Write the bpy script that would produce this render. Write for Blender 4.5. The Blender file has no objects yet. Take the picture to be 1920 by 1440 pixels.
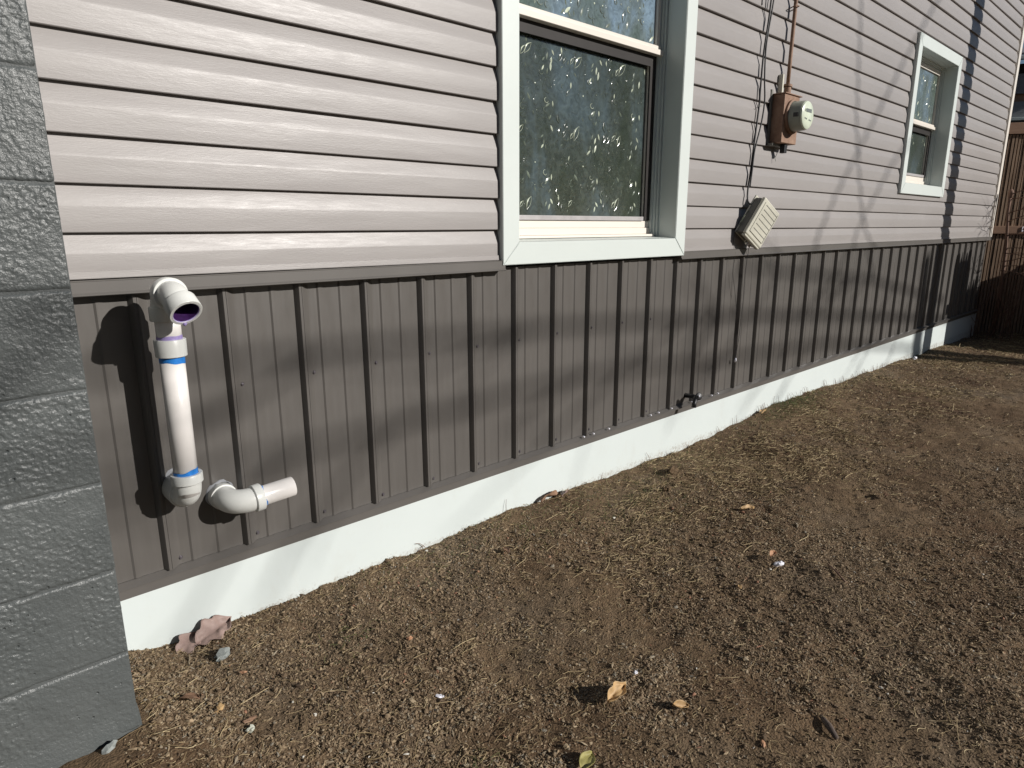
import bpy, bmesh, math, random
import numpy as np
from mathutils import Vector, Matrix, Euler

random.seed(7)
rng = np.random.default_rng(7)
scene = bpy.context.scene
COL = scene.collection
PI = math.pi

# ------------------------------------------------------------------ camera, sky, sun, exposure
CAM_LOC = Vector((-0.4515, -1.9491, 1.3024))
YAW, PITCH, ROLL = 0.7507, -0.2337, -0.003
cam_data = bpy.data.cameras.new('camera')
cam = bpy.data.objects.new('camera', cam_data)
COL.objects.link(cam)
fwd = Vector((math.sin(YAW) * math.cos(PITCH), math.cos(YAW) * math.cos(PITCH), math.sin(PITCH)))
right = Vector((math.cos(YAW), -math.sin(YAW), 0))
up = right.cross(fwd)
r2 = right * math.cos(ROLL) + up * math.sin(ROLL)
u2 = -right * math.sin(ROLL) + up * math.cos(ROLL)
cam.matrix_world = Matrix(((r2.x, u2.x, -fwd.x, CAM_LOC.x), (r2.y, u2.y, -fwd.y, CAM_LOC.y),
                           (r2.z, u2.z, -fwd.z, CAM_LOC.z), (0, 0, 0, 1)))
cam_data.sensor_width = 36.0
cam_data.sensor_fit = 'HORIZONTAL'
cam_data.lens = 1234.56 / 1920 * 36.0
cam_data.clip_start = 0.02
cam_data.clip_end = 2000
scene.camera = cam

SUN = Vector((0.47, -1.0, 0.50)).normalized()          # towards the sun
sun_el = math.asin(SUN.z)
sun_az = math.atan2(SUN.x, SUN.y)
world = bpy.data.worlds.new('World')
scene.world = world
world.use_nodes = True
wn = world.node_tree
wn.nodes.clear()
sky = wn.nodes.new('ShaderNodeTexSky')
sky.sky_type = 'NISHITA'
sky.sun_disc = False
sky.sun_elevation = sun_el
sky.sun_rotation = sun_az
sky.air_density = 0.85
sky.dust_density = 0.15
bg = wn.nodes.new('ShaderNodeBackground')
bg.inputs['Strength'].default_value = 0.05
wo = wn.nodes.new('ShaderNodeOutputWorld')
wn.links.new(sky.outputs[0], bg.inputs[0])
wn.links.new(bg.outputs[0], wo.inputs[0])
sl = bpy.data.lights.new('sun', 'SUN')
sl.energy = 5.0
sl.angle = math.radians(0.53)
sl.color = (1.0, 0.955, 0.90)
so = bpy.data.objects.new('sun', sl)
COL.objects.link(so)
so.location = SUN * 30
so.rotation_euler = SUN.to_track_quat('Z', 'Y').to_euler()
scene.view_settings.view_transform = 'Standard'
scene.view_settings.look = 'None'
scene.view_settings.exposure = -0.02
scene.view_settings.gamma = 1.0
scene.view_settings.use_curve_mapping = False
try:
    scene.cycles.max_bounces = 6
    scene.cycles.sample_clamp_indirect = 4.0
except Exception:
    pass


# ------------------------------------------------------------------ material helpers
class NT:
    def __init__(s, name):
        s.m = bpy.data.materials.new(name)
        s.m.use_nodes = True
        s.t = s.m.node_tree
        s.t.nodes.clear()
        s.out = s.n('ShaderNodeOutputMaterial')
        s.b = s.n('ShaderNodeBsdfPrincipled')
        s.l(s.b.outputs[0], s.out.inputs['Surface'])
        s.tc = s.n('ShaderNodeTexCoord')

    def n(s, typ, **kw):
        nd = s.t.nodes.new(typ)
        for k, v in kw.items():
            setattr(nd, k, v)
        return nd

    def l(s, a, b):
        s.t.links.new(a, b)

    def val(s, name, v):
        s.b.inputs[name].default_value = v

    def mapping(s, scale=(1, 1, 1), src='Object', loc=(0, 0, 0)):
        mp = s.n('ShaderNodeMapping')
        mp.inputs['Scale'].default_value = scale
        mp.inputs['Location'].default_value = loc
        s.l(s.tc.outputs[src], mp.inputs['Vector'])
        return mp.outputs[0]

    def noise(s, scale, detail=4, rough=0.55, vec=None, dist=0.0):
        nz = s.n('ShaderNodeTexNoise')
        nz.inputs['Scale'].default_value = scale
        nz.inputs['Detail'].default_value = detail
        nz.inputs['Roughness'].default_value = rough
        nz.inputs['Distortion'].default_value = dist
        s.l(vec if vec is not None else s.tc.outputs['Object'], nz.inputs['Vector'])
        return nz.outputs['Fac']

    def voronoi(s, scale, vec=None, feature='F1', rnd=1.0):
        v = s.n('ShaderNodeTexVoronoi', feature=feature)
        v.inputs['Scale'].default_value = scale
        v.inputs['Randomness'].default_value = rnd
        s.l(vec if vec is not None else s.tc.outputs['Object'], v.inputs['Vector'])
        return v

    def ramp(s, fac, stops):
        r = s.n('ShaderNodeValToRGB')
        e = r.color_ramp.elements
        while len(e) > 1:
            e.remove(e[-1])
        e[0].position = stops[0][0]
        e[0].color = (*stops[0][1], 1)
        for p, c in stops[1:]:
            x = e.new(p)
            x.color = (*c, 1)
        s.l(fac, r.inputs[0])
        return r.outputs[0]

    def vramp(s, fac, a, b, lo=0.0, hi=1.0):
        m = s.n('ShaderNodeMapRange')
        m.inputs['From Min'].default_value = a
        m.inputs['From Max'].default_value = b
        m.inputs['To Min'].default_value = lo
        m.inputs['To Max'].default_value = hi
        s.l(fac, m.inputs['Value'])
        return m.outputs[0]

    def math(s, op, a, b):
        m = s.n('ShaderNodeMath', operation=op)
        for i, v in enumerate((a, b)):
            if isinstance(v, (int, float)):
                m.inputs[i].default_value = v
            else:
                s.l(v, m.inputs[i])
        return m.outputs[0]

    def mix(s, fac, a, b, blend='MIX'):
        m = s.n('ShaderNodeMix', data_type='RGBA', blend_type=blend)
        if isinstance(fac, (int, float)):
            m.inputs[0].default_value = fac
        else:
            s.l(fac, m.inputs[0])
        for i, v in ((6, a), (7, b)):
            if isinstance(v, tuple):
                m.inputs[i].default_value = (*v, 1)
            else:
                s.l(v, m.inputs[i])
        return m.outputs[2]

    def bump(s, h, strength=0.5, dist=0.002, prev=None):
        b = s.n('ShaderNodeBump')
        b.inputs['Strength'].default_value = strength
        b.inputs['Distance'].default_value = dist
        s.l(h, b.inputs['Height'])
        if prev is not None:
            s.l(prev, b.inputs['Normal'])
        s.l(b.outputs[0], s.b.inputs['Normal'])
        return b.outputs[0]


def simple(name, col, rough=0.5, metal=0.0, var=0.12, scale=18, bump=0.0, bscale=120, spec=0.5):
    k = NT(name)
    n = k.noise(scale, 5)
    c1 = tuple(min(1, c * (1 - var)) for c in col)
    c2 = tuple(min(1, c * (1 + var)) for c in col)
    k.l(k.ramp(n, [(0.3, c1), (0.7, c2)]), k.b.inputs['Base Color'])
    k.val('Roughness', rough)
    k.val('Metallic', metal)
    k.val('Specular IOR Level', spec)
    if bump:
        k.bump(k.noise(bscale, 4), bump, 0.002)
    return k.m


def mat_siding():
    k = NT('vinyl_siding')
    big = k.noise(1.3, 3, vec=k.mapping((1, 1, 2)))
    c = k.ramp(big, [(0.3, (0.284, 0.266, 0.257)), (0.7, (0.314, 0.295, 0.285))])
    dirt = k.noise(9, 6, 0.7, vec=k.mapping((1, 1, 5)))
    c = k.mix(k.vramp(dirt, 0.55, 0.8, 0, 0.22), c, (0.27, 0.255, 0.245))
    k.l(c, k.b.inputs['Base Color'])
    k.l(k.vramp(k.noise(40, 3, vec=k.mapping((0.3, 1, 3))), 0.3, 0.7, 0.37, 0.45), k.b.inputs['Roughness'])
    k.val('Specular IOR Level', 0.42)
    # embossed wood grain: long wavy ridges with broken ends
    g1 = k.noise(330, 4, 0.6, vec=k.mapping((0.14, 1, 1)), dist=0.7)
    g2 = k.noise(140, 3, 0.5, vec=k.mapping((0.2, 1, 1)), dist=1.6)
    ridges = k.math('ADD', k.vramp(g1, 0.42, 0.58), k.math('MULTIPLY', k.vramp(g2, 0.45, 0.55), 0.6))
    k.bump(ridges, 0.12, 0.0006)
    wob = k.noise(3.0, 2, vec=k.mapping((0.6, 1, 4)))
    b = k.n('ShaderNodeBump')
    b.inputs['Strength'].default_value = 0.25
    b.inputs['Distance'].default_value = 0.01
    k.l(wob, b.inputs['Height'])
    prev = [n for n in k.t.nodes if n.type == 'BUMP'][0]
    k.l(b.outputs[0], prev.inputs['Normal'])
    return k.m


def mat_metal_panel():
    k = NT('bronze_painted_steel')
    st = k.noise(3.2, 4, 0.6, vec=k.mapping((2.2, 1, 0.5)))
    c = k.ramp(st, [(0.3, (0.094, 0.087, 0.080)), (0.7, (0.110, 0.102, 0.094))])
    streak = k.noise(30, 4, 0.6, vec=k.mapping((3, 1, 0.12)))
    c = k.mix(k.vramp(streak, 0.5, 0.85, 0, 0.3), c, (0.132, 0.123, 0.114))
    k.l(c, k.b.inputs['Base Color'])
    k.l(k.vramp(k.noise(20, 3, vec=k.mapping((2, 1, 0.4))), 0.3, 0.7, 0.30, 0.42), k.b.inputs['Roughness'])
    k.val('Specular IOR Level', 0.55)
    f = k.noise(900, 2)
    p = k.bump(f, 0.12, 0.0003)
    w = k.noise(5, 2, vec=k.mapping((1, 1, 0.8)))
    b2 = k.n('ShaderNodeBump')
    b2.inputs['Strength'].default_value = 0.35
    b2.inputs['Distance'].default_value = 0.006
    k.l(w, b2.inputs['Height'])
    prev = [n for n in k.t.nodes if n.type == 'BUMP'][0]
    k.l(b2.outputs[0], prev.inputs['Normal'])
    return k.m


def mat_white(name='white_trim', col=(0.60, 0.65, 0.625), rough=0.42, smudge=0.0):
    k = NT(name)
    n = k.noise(2.0, 4, 0.6)
    c = k.ramp(n, [(0.3, tuple(x * 0.97 for x in col)), (0.7, tuple(min(1, x * 1.02) for x in col))])
    if smudge:
        d = k.noise(6, 6, 0.75, vec=k.mapping((1, 1, 0.6)))
        c = k.mix(k.vramp(d, 0.55, 0.8, 0, smudge), c, (0.45, 0.42, 0.36))
        # splashed soil near the ground
        sx = k.n('ShaderNodeSeparateXYZ')
        k.l(k.tc.outputs['Object'], sx.inputs[0])
        sp = k.noise(60, 5, 0.8)
        hi = k.math('SUBTRACT', sp, k.vramp(sx.outputs[2], 0.10, 0.17, 0.0, 0.5))
        c = k.mix(k.vramp(hi, 0.42, 0.62, 0, 0.55), c, (0.25, 0.2, 0.15))
    k.l(c, k.b.inputs['Base Color'])
    k.val('Roughness', rough)
    k.bump(k.noise(7, 3), 0.15, 0.006)
    return k.m


def mat_block():
    k = NT('grey_painted_block')
    big = k.noise(5, 4, 0.6)
    c = k.ramp(big, [(0.25, (0.082, 0.091, 0.091)), (0.75, (0.102, 0.111, 0.110))])
    k.l(c, k.b.inputs['Base Color'])
    k.val('Roughness', 0.34)
    k.val('Specular IOR Level', 0.5)
    n = k.noise(260, 4, 0.6, dist=0.3)
    n2 = k.noise(110, 3, 0.5)
    h = k.math('ADD', k.math('MULTIPLY', n, 0.5), n2)
    pits = k.voronoi(30)
    h = k.math('ADD', h, k.vramp(pits.outputs['Distance'], 0.02, 0.09, -1.6, 0.0))
    k.bump(h, 0.7, 0.003)
    return k.m


def mat_ground():
    k = NT('dark_soil')
    a = k.noise(1.6, 5, 0.6)
    c = k.ramp(a, [(0.30, (0.074, 0.044, 0.027)), (0.42, (0.130, 0.087, 0.053)), (0.55, (0.165, 0.117, 0.073)), (0.72, (0.150, 0.120, 0.088))])
    g = k.noise(70, 6, 0.75)
    c = k.mix(0.85, c, k.ramp(g, [(0.3, (0.5, 0.47, 0.43)), (0.52, (1.0, 0.97, 0.92)), (0.74, (1.6, 1.5, 1.35))]), 'MULTIPLY')
    k.l(c, k.b.inputs['Base Color'])
    k.val('Roughness', 0.95)
    k.val('Specular IOR Level', 0.2)
    v = k.voronoi(160)
    h = k.math('ADD', k.noise(120, 7, 0.75), k.math('MULTIPLY', v.outputs['Distance'], -0.7))
    k.bump(h, 0.85, 0.005)
    return k.m


def mat_grain(name, stops, rough=0.8):
    k = NT(name)
    at = k.n('ShaderNodeAttribute', attribute_type='INSTANCER', attribute_name='shade')
    k.l(k.ramp(at.outputs['Fac'], stops), k.b.inputs['Base Color'])
    k.val('Roughness', rough)
    k.val('Specular IOR Level', 0.35)
    return k.m


def mat_glass(name, tint, rough=0.04):
    k = NT(name)
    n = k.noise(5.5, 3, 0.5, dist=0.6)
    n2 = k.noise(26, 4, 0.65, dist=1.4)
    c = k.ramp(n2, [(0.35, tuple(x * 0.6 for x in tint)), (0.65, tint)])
    painted_refl = k.noise(3.2, 4, 0.6, vec=k.mapping((1.5, 1, 0.7)), dist=0.5)  # sky and tree reflections painted into the glass colour
    c = k.mix(1.0, c, k.ramp(painted_refl, [(0.36, (0.62, 0.66, 0.50)), (0.5, (0.9, 0.92, 0.85)), (0.62, (1.25, 1.4, 1.6))]), 'MULTIPLY')
    k.l(c, k.b.inputs['Base Color'])
    k.val('Roughness', rough)
    k.val('Specular IOR Level', 1.0)
    k.val('IOR', 1.6)
    k.bump(k.math('ADD', k.math('MULTIPLY', n, 0.5), n2), 0.45, 0.004)
    return k.m


def mat_rust(name='rusty_brown_paint'):
    k = NT(name)
    n = k.noise(14, 6, 0.7)
    c = k.ramp(n, [(0.25, (0.12, 0.065, 0.04)), (0.5, (0.245, 0.145, 0.095)), (0.75, (0.35, 0.235, 0.165))])
    k.l(c, k.b.inputs['Base Color'])
    k.val('Roughness', 0.7)
    k.bump(k.noise(90, 4), 0.4, 0.002)
    return k.m


def mat_wood(name, c1, c2, sc=(1, 1, 0.1)):
    k = NT(name)
    n = k.noise(26, 6, 0.7, vec=k.mapping(sc))
    k.l(k.ramp(n, [(0.3, c1), (0.7, c2)]), k.b.inputs['Base Color'])
    k.val('Roughness', 0.85)
    k.bump(n, 0.5, 0.004)
    return k.m


M = {}
M['siding'] = mat_siding()
M['panel'] = mat_metal_panel()
M['trim_metal'] = simple('bronze_trim_metal', (0.120, 0.112, 0.104), 0.34, 0, 0.06, 5, 0.05, 400, 0.6)
M['trim'] = mat_white()
M['skirt'] = mat_white('white_skirt_board', (0.61, 0.665, 0.655), 0.5, 0.22)
M['vinyl'] = mat_white('warm_white_vinyl', (0.74, 0.69, 0.62), 0.35)
M['block'] = mat_block()
M['mortar'] = simple('painted_mortar', (0.085, 0.093, 0.093), 0.6, 0, 0.1, 40, 0.6, 260)
M['soil'] = mat_ground()
M['glass_up'] = mat_glass('obscure_glass_upper', (0.17, 0.215, 0.24), 0.06)  # lighter bluish tint carries a painted sky reflection
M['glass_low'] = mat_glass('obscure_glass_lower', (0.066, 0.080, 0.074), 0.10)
M['film'] = simple('pressed_film_leaf', (0.55, 0.60, 0.47), 0.12, 0.0, 0.35, 30, 0, 100, 1.0)  # pale colour paints the glints on the raised film
M['film_dull'] = simple('pressed_film_leaf_dull', (0.16, 0.19, 0.15), 0.2, 0.0, 0.4, 30, 0, 100, 1.0)
M['screen'] = simple('dark_bronze_screen_frame', (0.022, 0.019, 0.018), 0.55, spec=0.25)
M['screen_sill'] = simple('pale_aluminium_strip', (0.42, 0.40, 0.40), 0.4, 0.2)
M['sealant'] = simple('grey_caulk', (0.30, 0.31, 0.33), 0.6)
M['pvc'] = simple('white_pvc', (0.80, 0.77, 0.74), 0.25, 0, 0.03, 9, 0.05, 60)
M['pvc_fit'] = simple('pale_pvc_fitting', (0.70, 0.71, 0.68), 0.32, 0, 0.05, 12, 0.12, 90)
M['primer'] = simple('purple_primer', (0.36, 0.29, 0.58), 0.4, 0, 0.3, 60)
M['primer_dark'] = simple('dark_purple_primer', (0.045, 0.015, 0.085), 0.35, 0, 0.4, 60)  # shade inside the pipe mouth is painted into this primer
M['cement'] = simple('blue_solvent_cement', (0.03, 0.22, 0.66), 0.3, 0, 0.3, 50)
M['screw'] = simple('painted_screw', (0.10, 0.09, 0.10), 0.3, 0.3)
M['rust'] = mat_rust()
M['conduit'] = mat_rust('rusty_conduit_paint')
M['meter_grey'] = simple('meter_grey_plastic', (0.27, 0.285, 0.24), 0.4)
M['meter_face'] = simple('meter_dial_face', (0.62, 0.68, 0.55), 0.25)
M['black'] = simple('black_rubber', (0.012, 0.012, 0.014), 0.45)
M['lcd'] = simple('meter_display', (0.17, 0.19, 0.18), 0.25)
M['box'] = simple('cream_grey_plastic', (0.56, 0.545, 0.455), 0.5, 0, 0.05, 25)
M['box_dark'] = simple('box_inner_grey', (0.16, 0.16, 0.14), 0.6)
M['cable'] = simple('black_cable', (0.02, 0.02, 0.022), 0.5)
M['wire'] = simple('thin_grey_wire', (0.25, 0.27, 0.24), 0.5)
M['fence'] = mat_wood('weathered_brown_batten', (0.17, 0.105, 0.065), (0.40, 0.28, 0.19))
M['fence_rail'] = mat_wood('brown_rail', (0.24, 0.14, 0.09), (0.36, 0.225, 0.15), (1, 0.1, 1))
M['picket'] = mat_wood('grey_cedar_board', (0.12, 0.09, 0.065), (0.22, 0.17, 0.125))
M['bark'] = mat_wood('dark_bark', (0.055, 0.04, 0.032), (0.13, 0.098, 0.08))
M['twig'] = mat_wood('reddish_twig', (0.10, 0.055, 0.04), (0.24, 0.145, 0.10))
M['pole'] = mat_wood('weathered_pole', (0.11, 0.085, 0.065), (0.2, 0.16, 0.12))
M['leafgreen'] = simple('dark_evergreen_leaf', (0.045, 0.065, 0.03), 0.6, 0, 0.5, 3)
M['straw'] = mat_grain('dry_straw', [(0.0, (0.15, 0.105, 0.055)), (0.5, (0.30, 0.225, 0.12)), (1.0, (0.52, 0.42, 0.25))])
M['grassgreen'] = mat_grain('short_green_grass', [(0.0, (0.05, 0.075, 0.025)), (0.6, (0.09, 0.12, 0.04)), (1.0, (0.22, 0.20, 0.08))])
M['grain'] = mat_grain('mixed_grit', [(0.0, (0.055, 0.036, 0.022)), (0.30, (0.142, 0.098, 0.059)), (0.5, (0.218, 0.158, 0.097)),
                                      (0.68, (0.315, 0.240, 0.150)), (0.82, (0.205, 0.185, 0.148)), (0.93, (0.43, 0.34, 0.22)), (0.98, (0.30, 0.15, 0.09)), (1.0, (0.6, 0.58, 0.52))])
M['leaf_mauve'] = simple('mauve_dead_leaf', (0.27, 0.19, 0.165), 0.6, 0, 0.25, 25, 0.5, 60)
M['leaf_tan'] = simple('tan_dead_leaf', (0.46, 0.30, 0.14), 0.6, 0, 0.25, 30, 0.5, 60)
M['leaf_brown'] = simple('brown_dead_leaf', (0.22, 0.13, 0.08), 0.7, 0, 0.3, 30, 0.5, 60)
M['leaf_yellow'] = simple('yellow_green_leaf', (0.30, 0.27, 0.09), 0.6, 0, 0.25, 30)
M['paper'] = simple('white_scrap', (0.78, 0.78, 0.85), 0.5)
M['orange'] = simple('orange_chip', (0.42, 0.23, 0.13), 0.7)
M['stone_grey'] = simple('grey_stone', (0.24, 0.26, 0.25), 0.7, 0, 0.25, 60, 0.5, 200)
M['stone_pale'] = simple('pale_stone', (0.42, 0.43, 0.36), 0.7, 0, 0.25, 60, 0.5, 200)
M['roof_grey'] = simple('grey_shingle', (0.16, 0.165, 0.18), 0.8, 0, 0.15, 30, 0.4, 60)
M['nb_wall'] = simple('blue_grey_wall', (0.20, 0.21, 0.225), 0.7)
M['nb_dark'] = simple('dark_soffit', (0.02, 0.018, 0.02), 0.8)  # near-black colour stands in for shade in recesses and gaps
M['nb_white'] = simple('pale_fascia', (0.55, 0.62, 0.60), 0.5)
M['house_core'] = simple('wall_sheathing', (0.05, 0.045, 0.04), 0.9)


# ------------------------------------------------------------------ object helpers
def mesh_obj(name, verts, faces, mat, parent=None, smooth=False, loc=None):
    me = bpy.data.meshes.new(name)
    me.from_pydata([tuple(v) for v in verts], [], [tuple(f) for f in faces])
    me.update()
    if smooth:
        me.polygons.foreach_set('use_smooth', [True] * len(me.polygons))
    if isinstance(mat, (list, tuple)):
        for m in mat:
            me.materials.append(m)
    elif mat is not None:
        me.materials.append(mat)
    o = bpy.data.objects.new(name, me)
    COL.objects.link(o)
    if parent is not None:
        o.parent = parent
    if loc is not None:
        o.location = loc
    return o


def tag(o, label=None, cat=None, group=None, kind=None):
    if label:
        o['label'] = label
    if cat:
        o['category'] = cat
    if group:
        o['group'] = group
    if kind:
        o['kind'] = kind
    return o


def empty(name, label, cat, loc=(0, 0, 0), group=None):
    o = bpy.data.objects.new(name, None)
    o.empty_display_size = 0.1
    COL.objects.link(o)
    o.location = loc
    return tag(o, label, cat, group)


class Geo:
    def __init__(s):
        s.v = []
        s.f = []

    def add(s, v, f):
        o = len(s.v)
        s.v += [tuple(x) for x in v]
        s.f += [tuple(i + o for i in q) for q in f]
        return s

    def box(s, a, b):
        x0, y0, z0 = a
        x1, y1, z1 = b
        v = [(x0, y0, z0), (x1, y0, z0), (x1, y1, z0), (x0, y1, z0), (x0, y0, z1), (x1, y0, z1), (x1, y1, z1), (x0, y1, z1)]
        f = [(0, 3, 2, 1), (4, 5, 6, 7), (0, 1, 5, 4), (1, 2, 6, 5), (2, 3, 7, 6), (3, 0, 4, 7)]
        return s.add(v, f)

    def bbox(s, a, b, r=0.002):
        """box with chamfered edges"""
        bm = bmesh.new()
        bmesh.ops.create_cube(bm, size=1)
        c = [(a[i] + b[i]) / 2 for i in range(3)]
        d = [b[i] - a[i] for i in range(3)]
        for v in bm.verts:
            v.co = Vector((c[0] + v.co.x * d[0], c[1] + v.co.y * d[1], c[2] + v.co.z * d[2]))
        bmesh.ops.bevel(bm, geom=list(bm.edges), offset=r, segments=2, affect='EDGES', profile=0.5)
        bm.verts.index_update()
        s.add([v.co[:] for v in bm.verts], [[v.index for v in f.verts] for f in bm.faces])
        bm.free()
        return s

    def tube(s, pts, rad, n=8, cap=True, flat=1.0):
        pts = [Vector(p) for p in pts]
        rads = rad if isinstance(rad, (list, tuple)) else [rad] * len(pts)
        prev = None
        rings = []
        for i, p in enumerate(pts):
            a = pts[max(0, i - 1)]
            b = pts[min(len(pts) - 1, i + 1)]
            t = (b - a)
            if t.length < 1e-9:
                t = Vector((0, 0, 1))
            t.normalize()
            if prev is None:
                x = t.orthogonal().normalized()
            else:
                x = prev - t * prev.dot(t)
                if x.length < 1e-6:
                    x = t.orthogonal()
                x.normalize()
            prev = x
            y = t.cross(x)
            rings.append([p + (x * math.cos(2 * PI * j / n) + y * math.sin(2 * PI * j / n) * flat) * rads[i] for j in range(n)])
        v = [q for r in rings for q in r]
        f = []
        for i in range(len(rings) - 1):
            for j in range(n):
                f.append((i * n + j, i * n + (j + 1) % n, (i + 1) * n + (j + 1) % n, (i + 1) * n + j))
        if cap:
            f.append(tuple(range(n))[::-1])
            f.append(tuple((len(rings) - 1) * n + j for j in range(n)))
        return s.add(v, f)

    def lathe(s, prof, origin, axis, n=32):
        """prof: list of (radius, height along axis); open profile"""
        ax = Vector(axis).normalized()
        x = ax.orthogonal().normalized()
        y = ax.cross(x)
        o = Vector(origin)
        v = []
        for r, h in prof:
            for j in range(n):
                a = 2 * PI * j / n
                v.append(o + ax * h + (x * math.cos(a) + y * math.sin(a)) * r)
        f = []
        for i in range(len(prof) - 1):
            for j in range(n):
                f.append((i * n + j, i * n + (j + 1) % n, (i + 1) * n + (j + 1) % n, (i + 1) * n + j))
        return s.add(v, f)

    def extrude_x(s, prof, x0, x1, nx=1, cap=True):
        """prof: closed or open list of (y,z)"""
        n = len(prof)
        v = []
        for i in range(nx + 1):
            x = x0 + (x1 - x0) * i / nx
            v += [(x, y, z) for y, z in prof]
        f = []
        for i in range(nx):
            for j in range(n - 1):
                f.append((i * n + j, i * n + j + 1, (i + 1) * n + j + 1, (i + 1) * n + j))
        if cap:
            f.append(tuple(range(n))[::-1])
            f.append(tuple(nx * n + j for j in range(n)))
        return s.add(v, f)

    def obj(s, name, mat, parent=None, smooth=False, loc=None):
        return mesh_obj(name, s.v, s.f, mat, parent, smooth, loc)


def smooth_by_angle(o, ang=35):
    me = o.data
    me.polygons.foreach_set('use_smooth', [True] * len(me.polygons))
    bm = bmesh.new()
    bm.from_mesh(me)
    lim = math.radians(ang)
    for e in bm.edges:
        if len(e.link_faces) == 2 and e.calc_face_angle(0) > lim:
            e.smooth = False
    bm.to_mesh(me)
    bm.free()
    return o


def inst(o, parent, loc=None):
    c = o.copy()
    COL.objects.link(c)
    c.parent = parent
    if loc is not None:
        c.location = loc
    return c


# value noise for terrain
_perm = np.random.default_rng(3).random((512, 512))


def vnoise(x, y, s):
    x = np.asarray(x) * s + 100.3
    y = np.asarray(y) * s + 57.7
    xi = np.floor(x).astype(int)
    yi = np.floor(y).astype(int)
    fx = x - xi
    fy = y - yi
    fx = fx * fx * (3 - 2 * fx)
    fy = fy * fy * (3 - 2 * fy)
    g = lambda a, b: _perm[a % 512, b % 512]
    return ((g(xi, yi) * (1 - fx) + g(xi + 1, yi) * fx) * (1 - fy) + (g(xi, yi + 1) * (1 - fx) + g(xi + 1, yi + 1) * fx) * fy)


def fbm(x, y, s, oct=4, r=0.5):
    t = 0
    a = 1
    n = 0
    for i in range(oct):
        t = t + a * vnoise(x + i * 17.1, y - i * 9.3, s)
        n += a
        a *= r
        s *= 2.03
    return t / n


WX = np.array([-6, -0.13, 0.01, 0.27, 0.55, 0.81, 1.1, 1.36, 1.8, 2.2, 2.6, 2.98, 3.4, 3.79, 4.4, 5.2, 6.0, 6.86, 8.4, 9, 30])
WZ = np.array([0.12, 0.114, 0.092, 0.107, 0.098, 0.083, 0.10, 0.118, 0.09, 0.073, 0.071, 0.073, 0.105, 0.13, 0.112, 0.10, 0.082, 0.062, 0.03, 0.02, 0.0])


def ground_base(x, y):
    x = np.asarray(x, dtype=float)
    y = np.asarray(y, dtype=float)
    hw = np.interp(x, WX, WZ)
    t = np.clip(-y / 0.5, 0, 1)
    t = t * t * (3 - 2 * t)
    far = np.interp(x, [-6, 0, 3, 6, 9, 30], [0.10, 0.08, 0.075, 0.06, 0.0, -0.05])
    h = hw * (1 - t) + far * t
    h = h + 0.088 * np.exp(-(((x + 0.27) / 0.36) ** 2 + ((y + 0.45) / 0.32) ** 2))
    return h


def ground_h(x, y):
    n = (fbm(x, y, 3.1, 3) - 0.5) * 0.035 + (fbm(x, y, 13.0, 4, 0.6) - 0.5) * 0.022
    n = n + (fbm(x + 2.2, y * 0 + 1.0, 2.6, 3, 0.55) - 0.5) * 0.05 * np.clip(1 + np.asarray(y) / 0.35, 0, 1)
    return ground_base(x, y) + n * np.clip(0.8 - np.asarray(y) * 1.5, 0.8, 1)


# ------------------------------------------------------------------ ground
def build_ground():
    xs = np.concatenate([np.arange(-1.5, 3.2, 0.014), np.arange(3.2, 9.6, 0.028)])
    ys = np.concatenate([np.arange(-3.6, -2.2, 0.06), np.arange(-2.2, 0.0301, 0.0125)])
    # grow outwards to the horizon
    ext = [0.1, 0.3, 0.7, 1.5, 3, 6, 12, 25, 60, 150, 400]
    xs = np.concatenate([(xs[0] - np.array(ext))[::-1], xs, xs[-1] + np.array(ext)])
    ys = np.concatenate([(ys[0] - np.array(ext))[::-1], ys, ys[-1] + np.array(ext)])
    X, Y = np.meshgrid(xs, ys)
    fine = (fbm(X, Y, 42, 3, 0.6) - 0.5) * 0.009
    Z = ground_h(X, Y) + fine * (np.abs(Y + 1.7) < 2)
    nx, ny = len(xs), len(ys)
    V = np.stack([X, Y, Z], -1).reshape(-1, 3)
    i = np.arange(nx - 1)[None, :] + np.arange(ny - 1)[:, None] * nx
    F = np.stack([i, i + 1, i + nx + 1, i + nx], -1).reshape(-1, 4)
    me = bpy.data.meshes.new('ground')
    me.vertices.add(len(V))
    me.vertices.foreach_set('co', V.ravel().astype(np.float32))
    me.loops.add(F.size)
    me.loops.foreach_set('vertex_index', F.ravel().astype(np.int32))
    me.polygons.add(len(F))
    me.polygons.foreach_set('loop_start', (np.arange(len(F)) * 4).astype(np.int32))
    me.update(calc_edges=True)
    me.polygons.foreach_set('use_smooth', np.ones(len(F), dtype=bool))
    me.materials.append(M['soil'])
    o = bpy.data.objects.new('ground', me)
    COL.objects.link(o)
    tag(o, 'bare dark brown soil sloping along the foot of the house', kind='structure')


build_ground()


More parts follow.
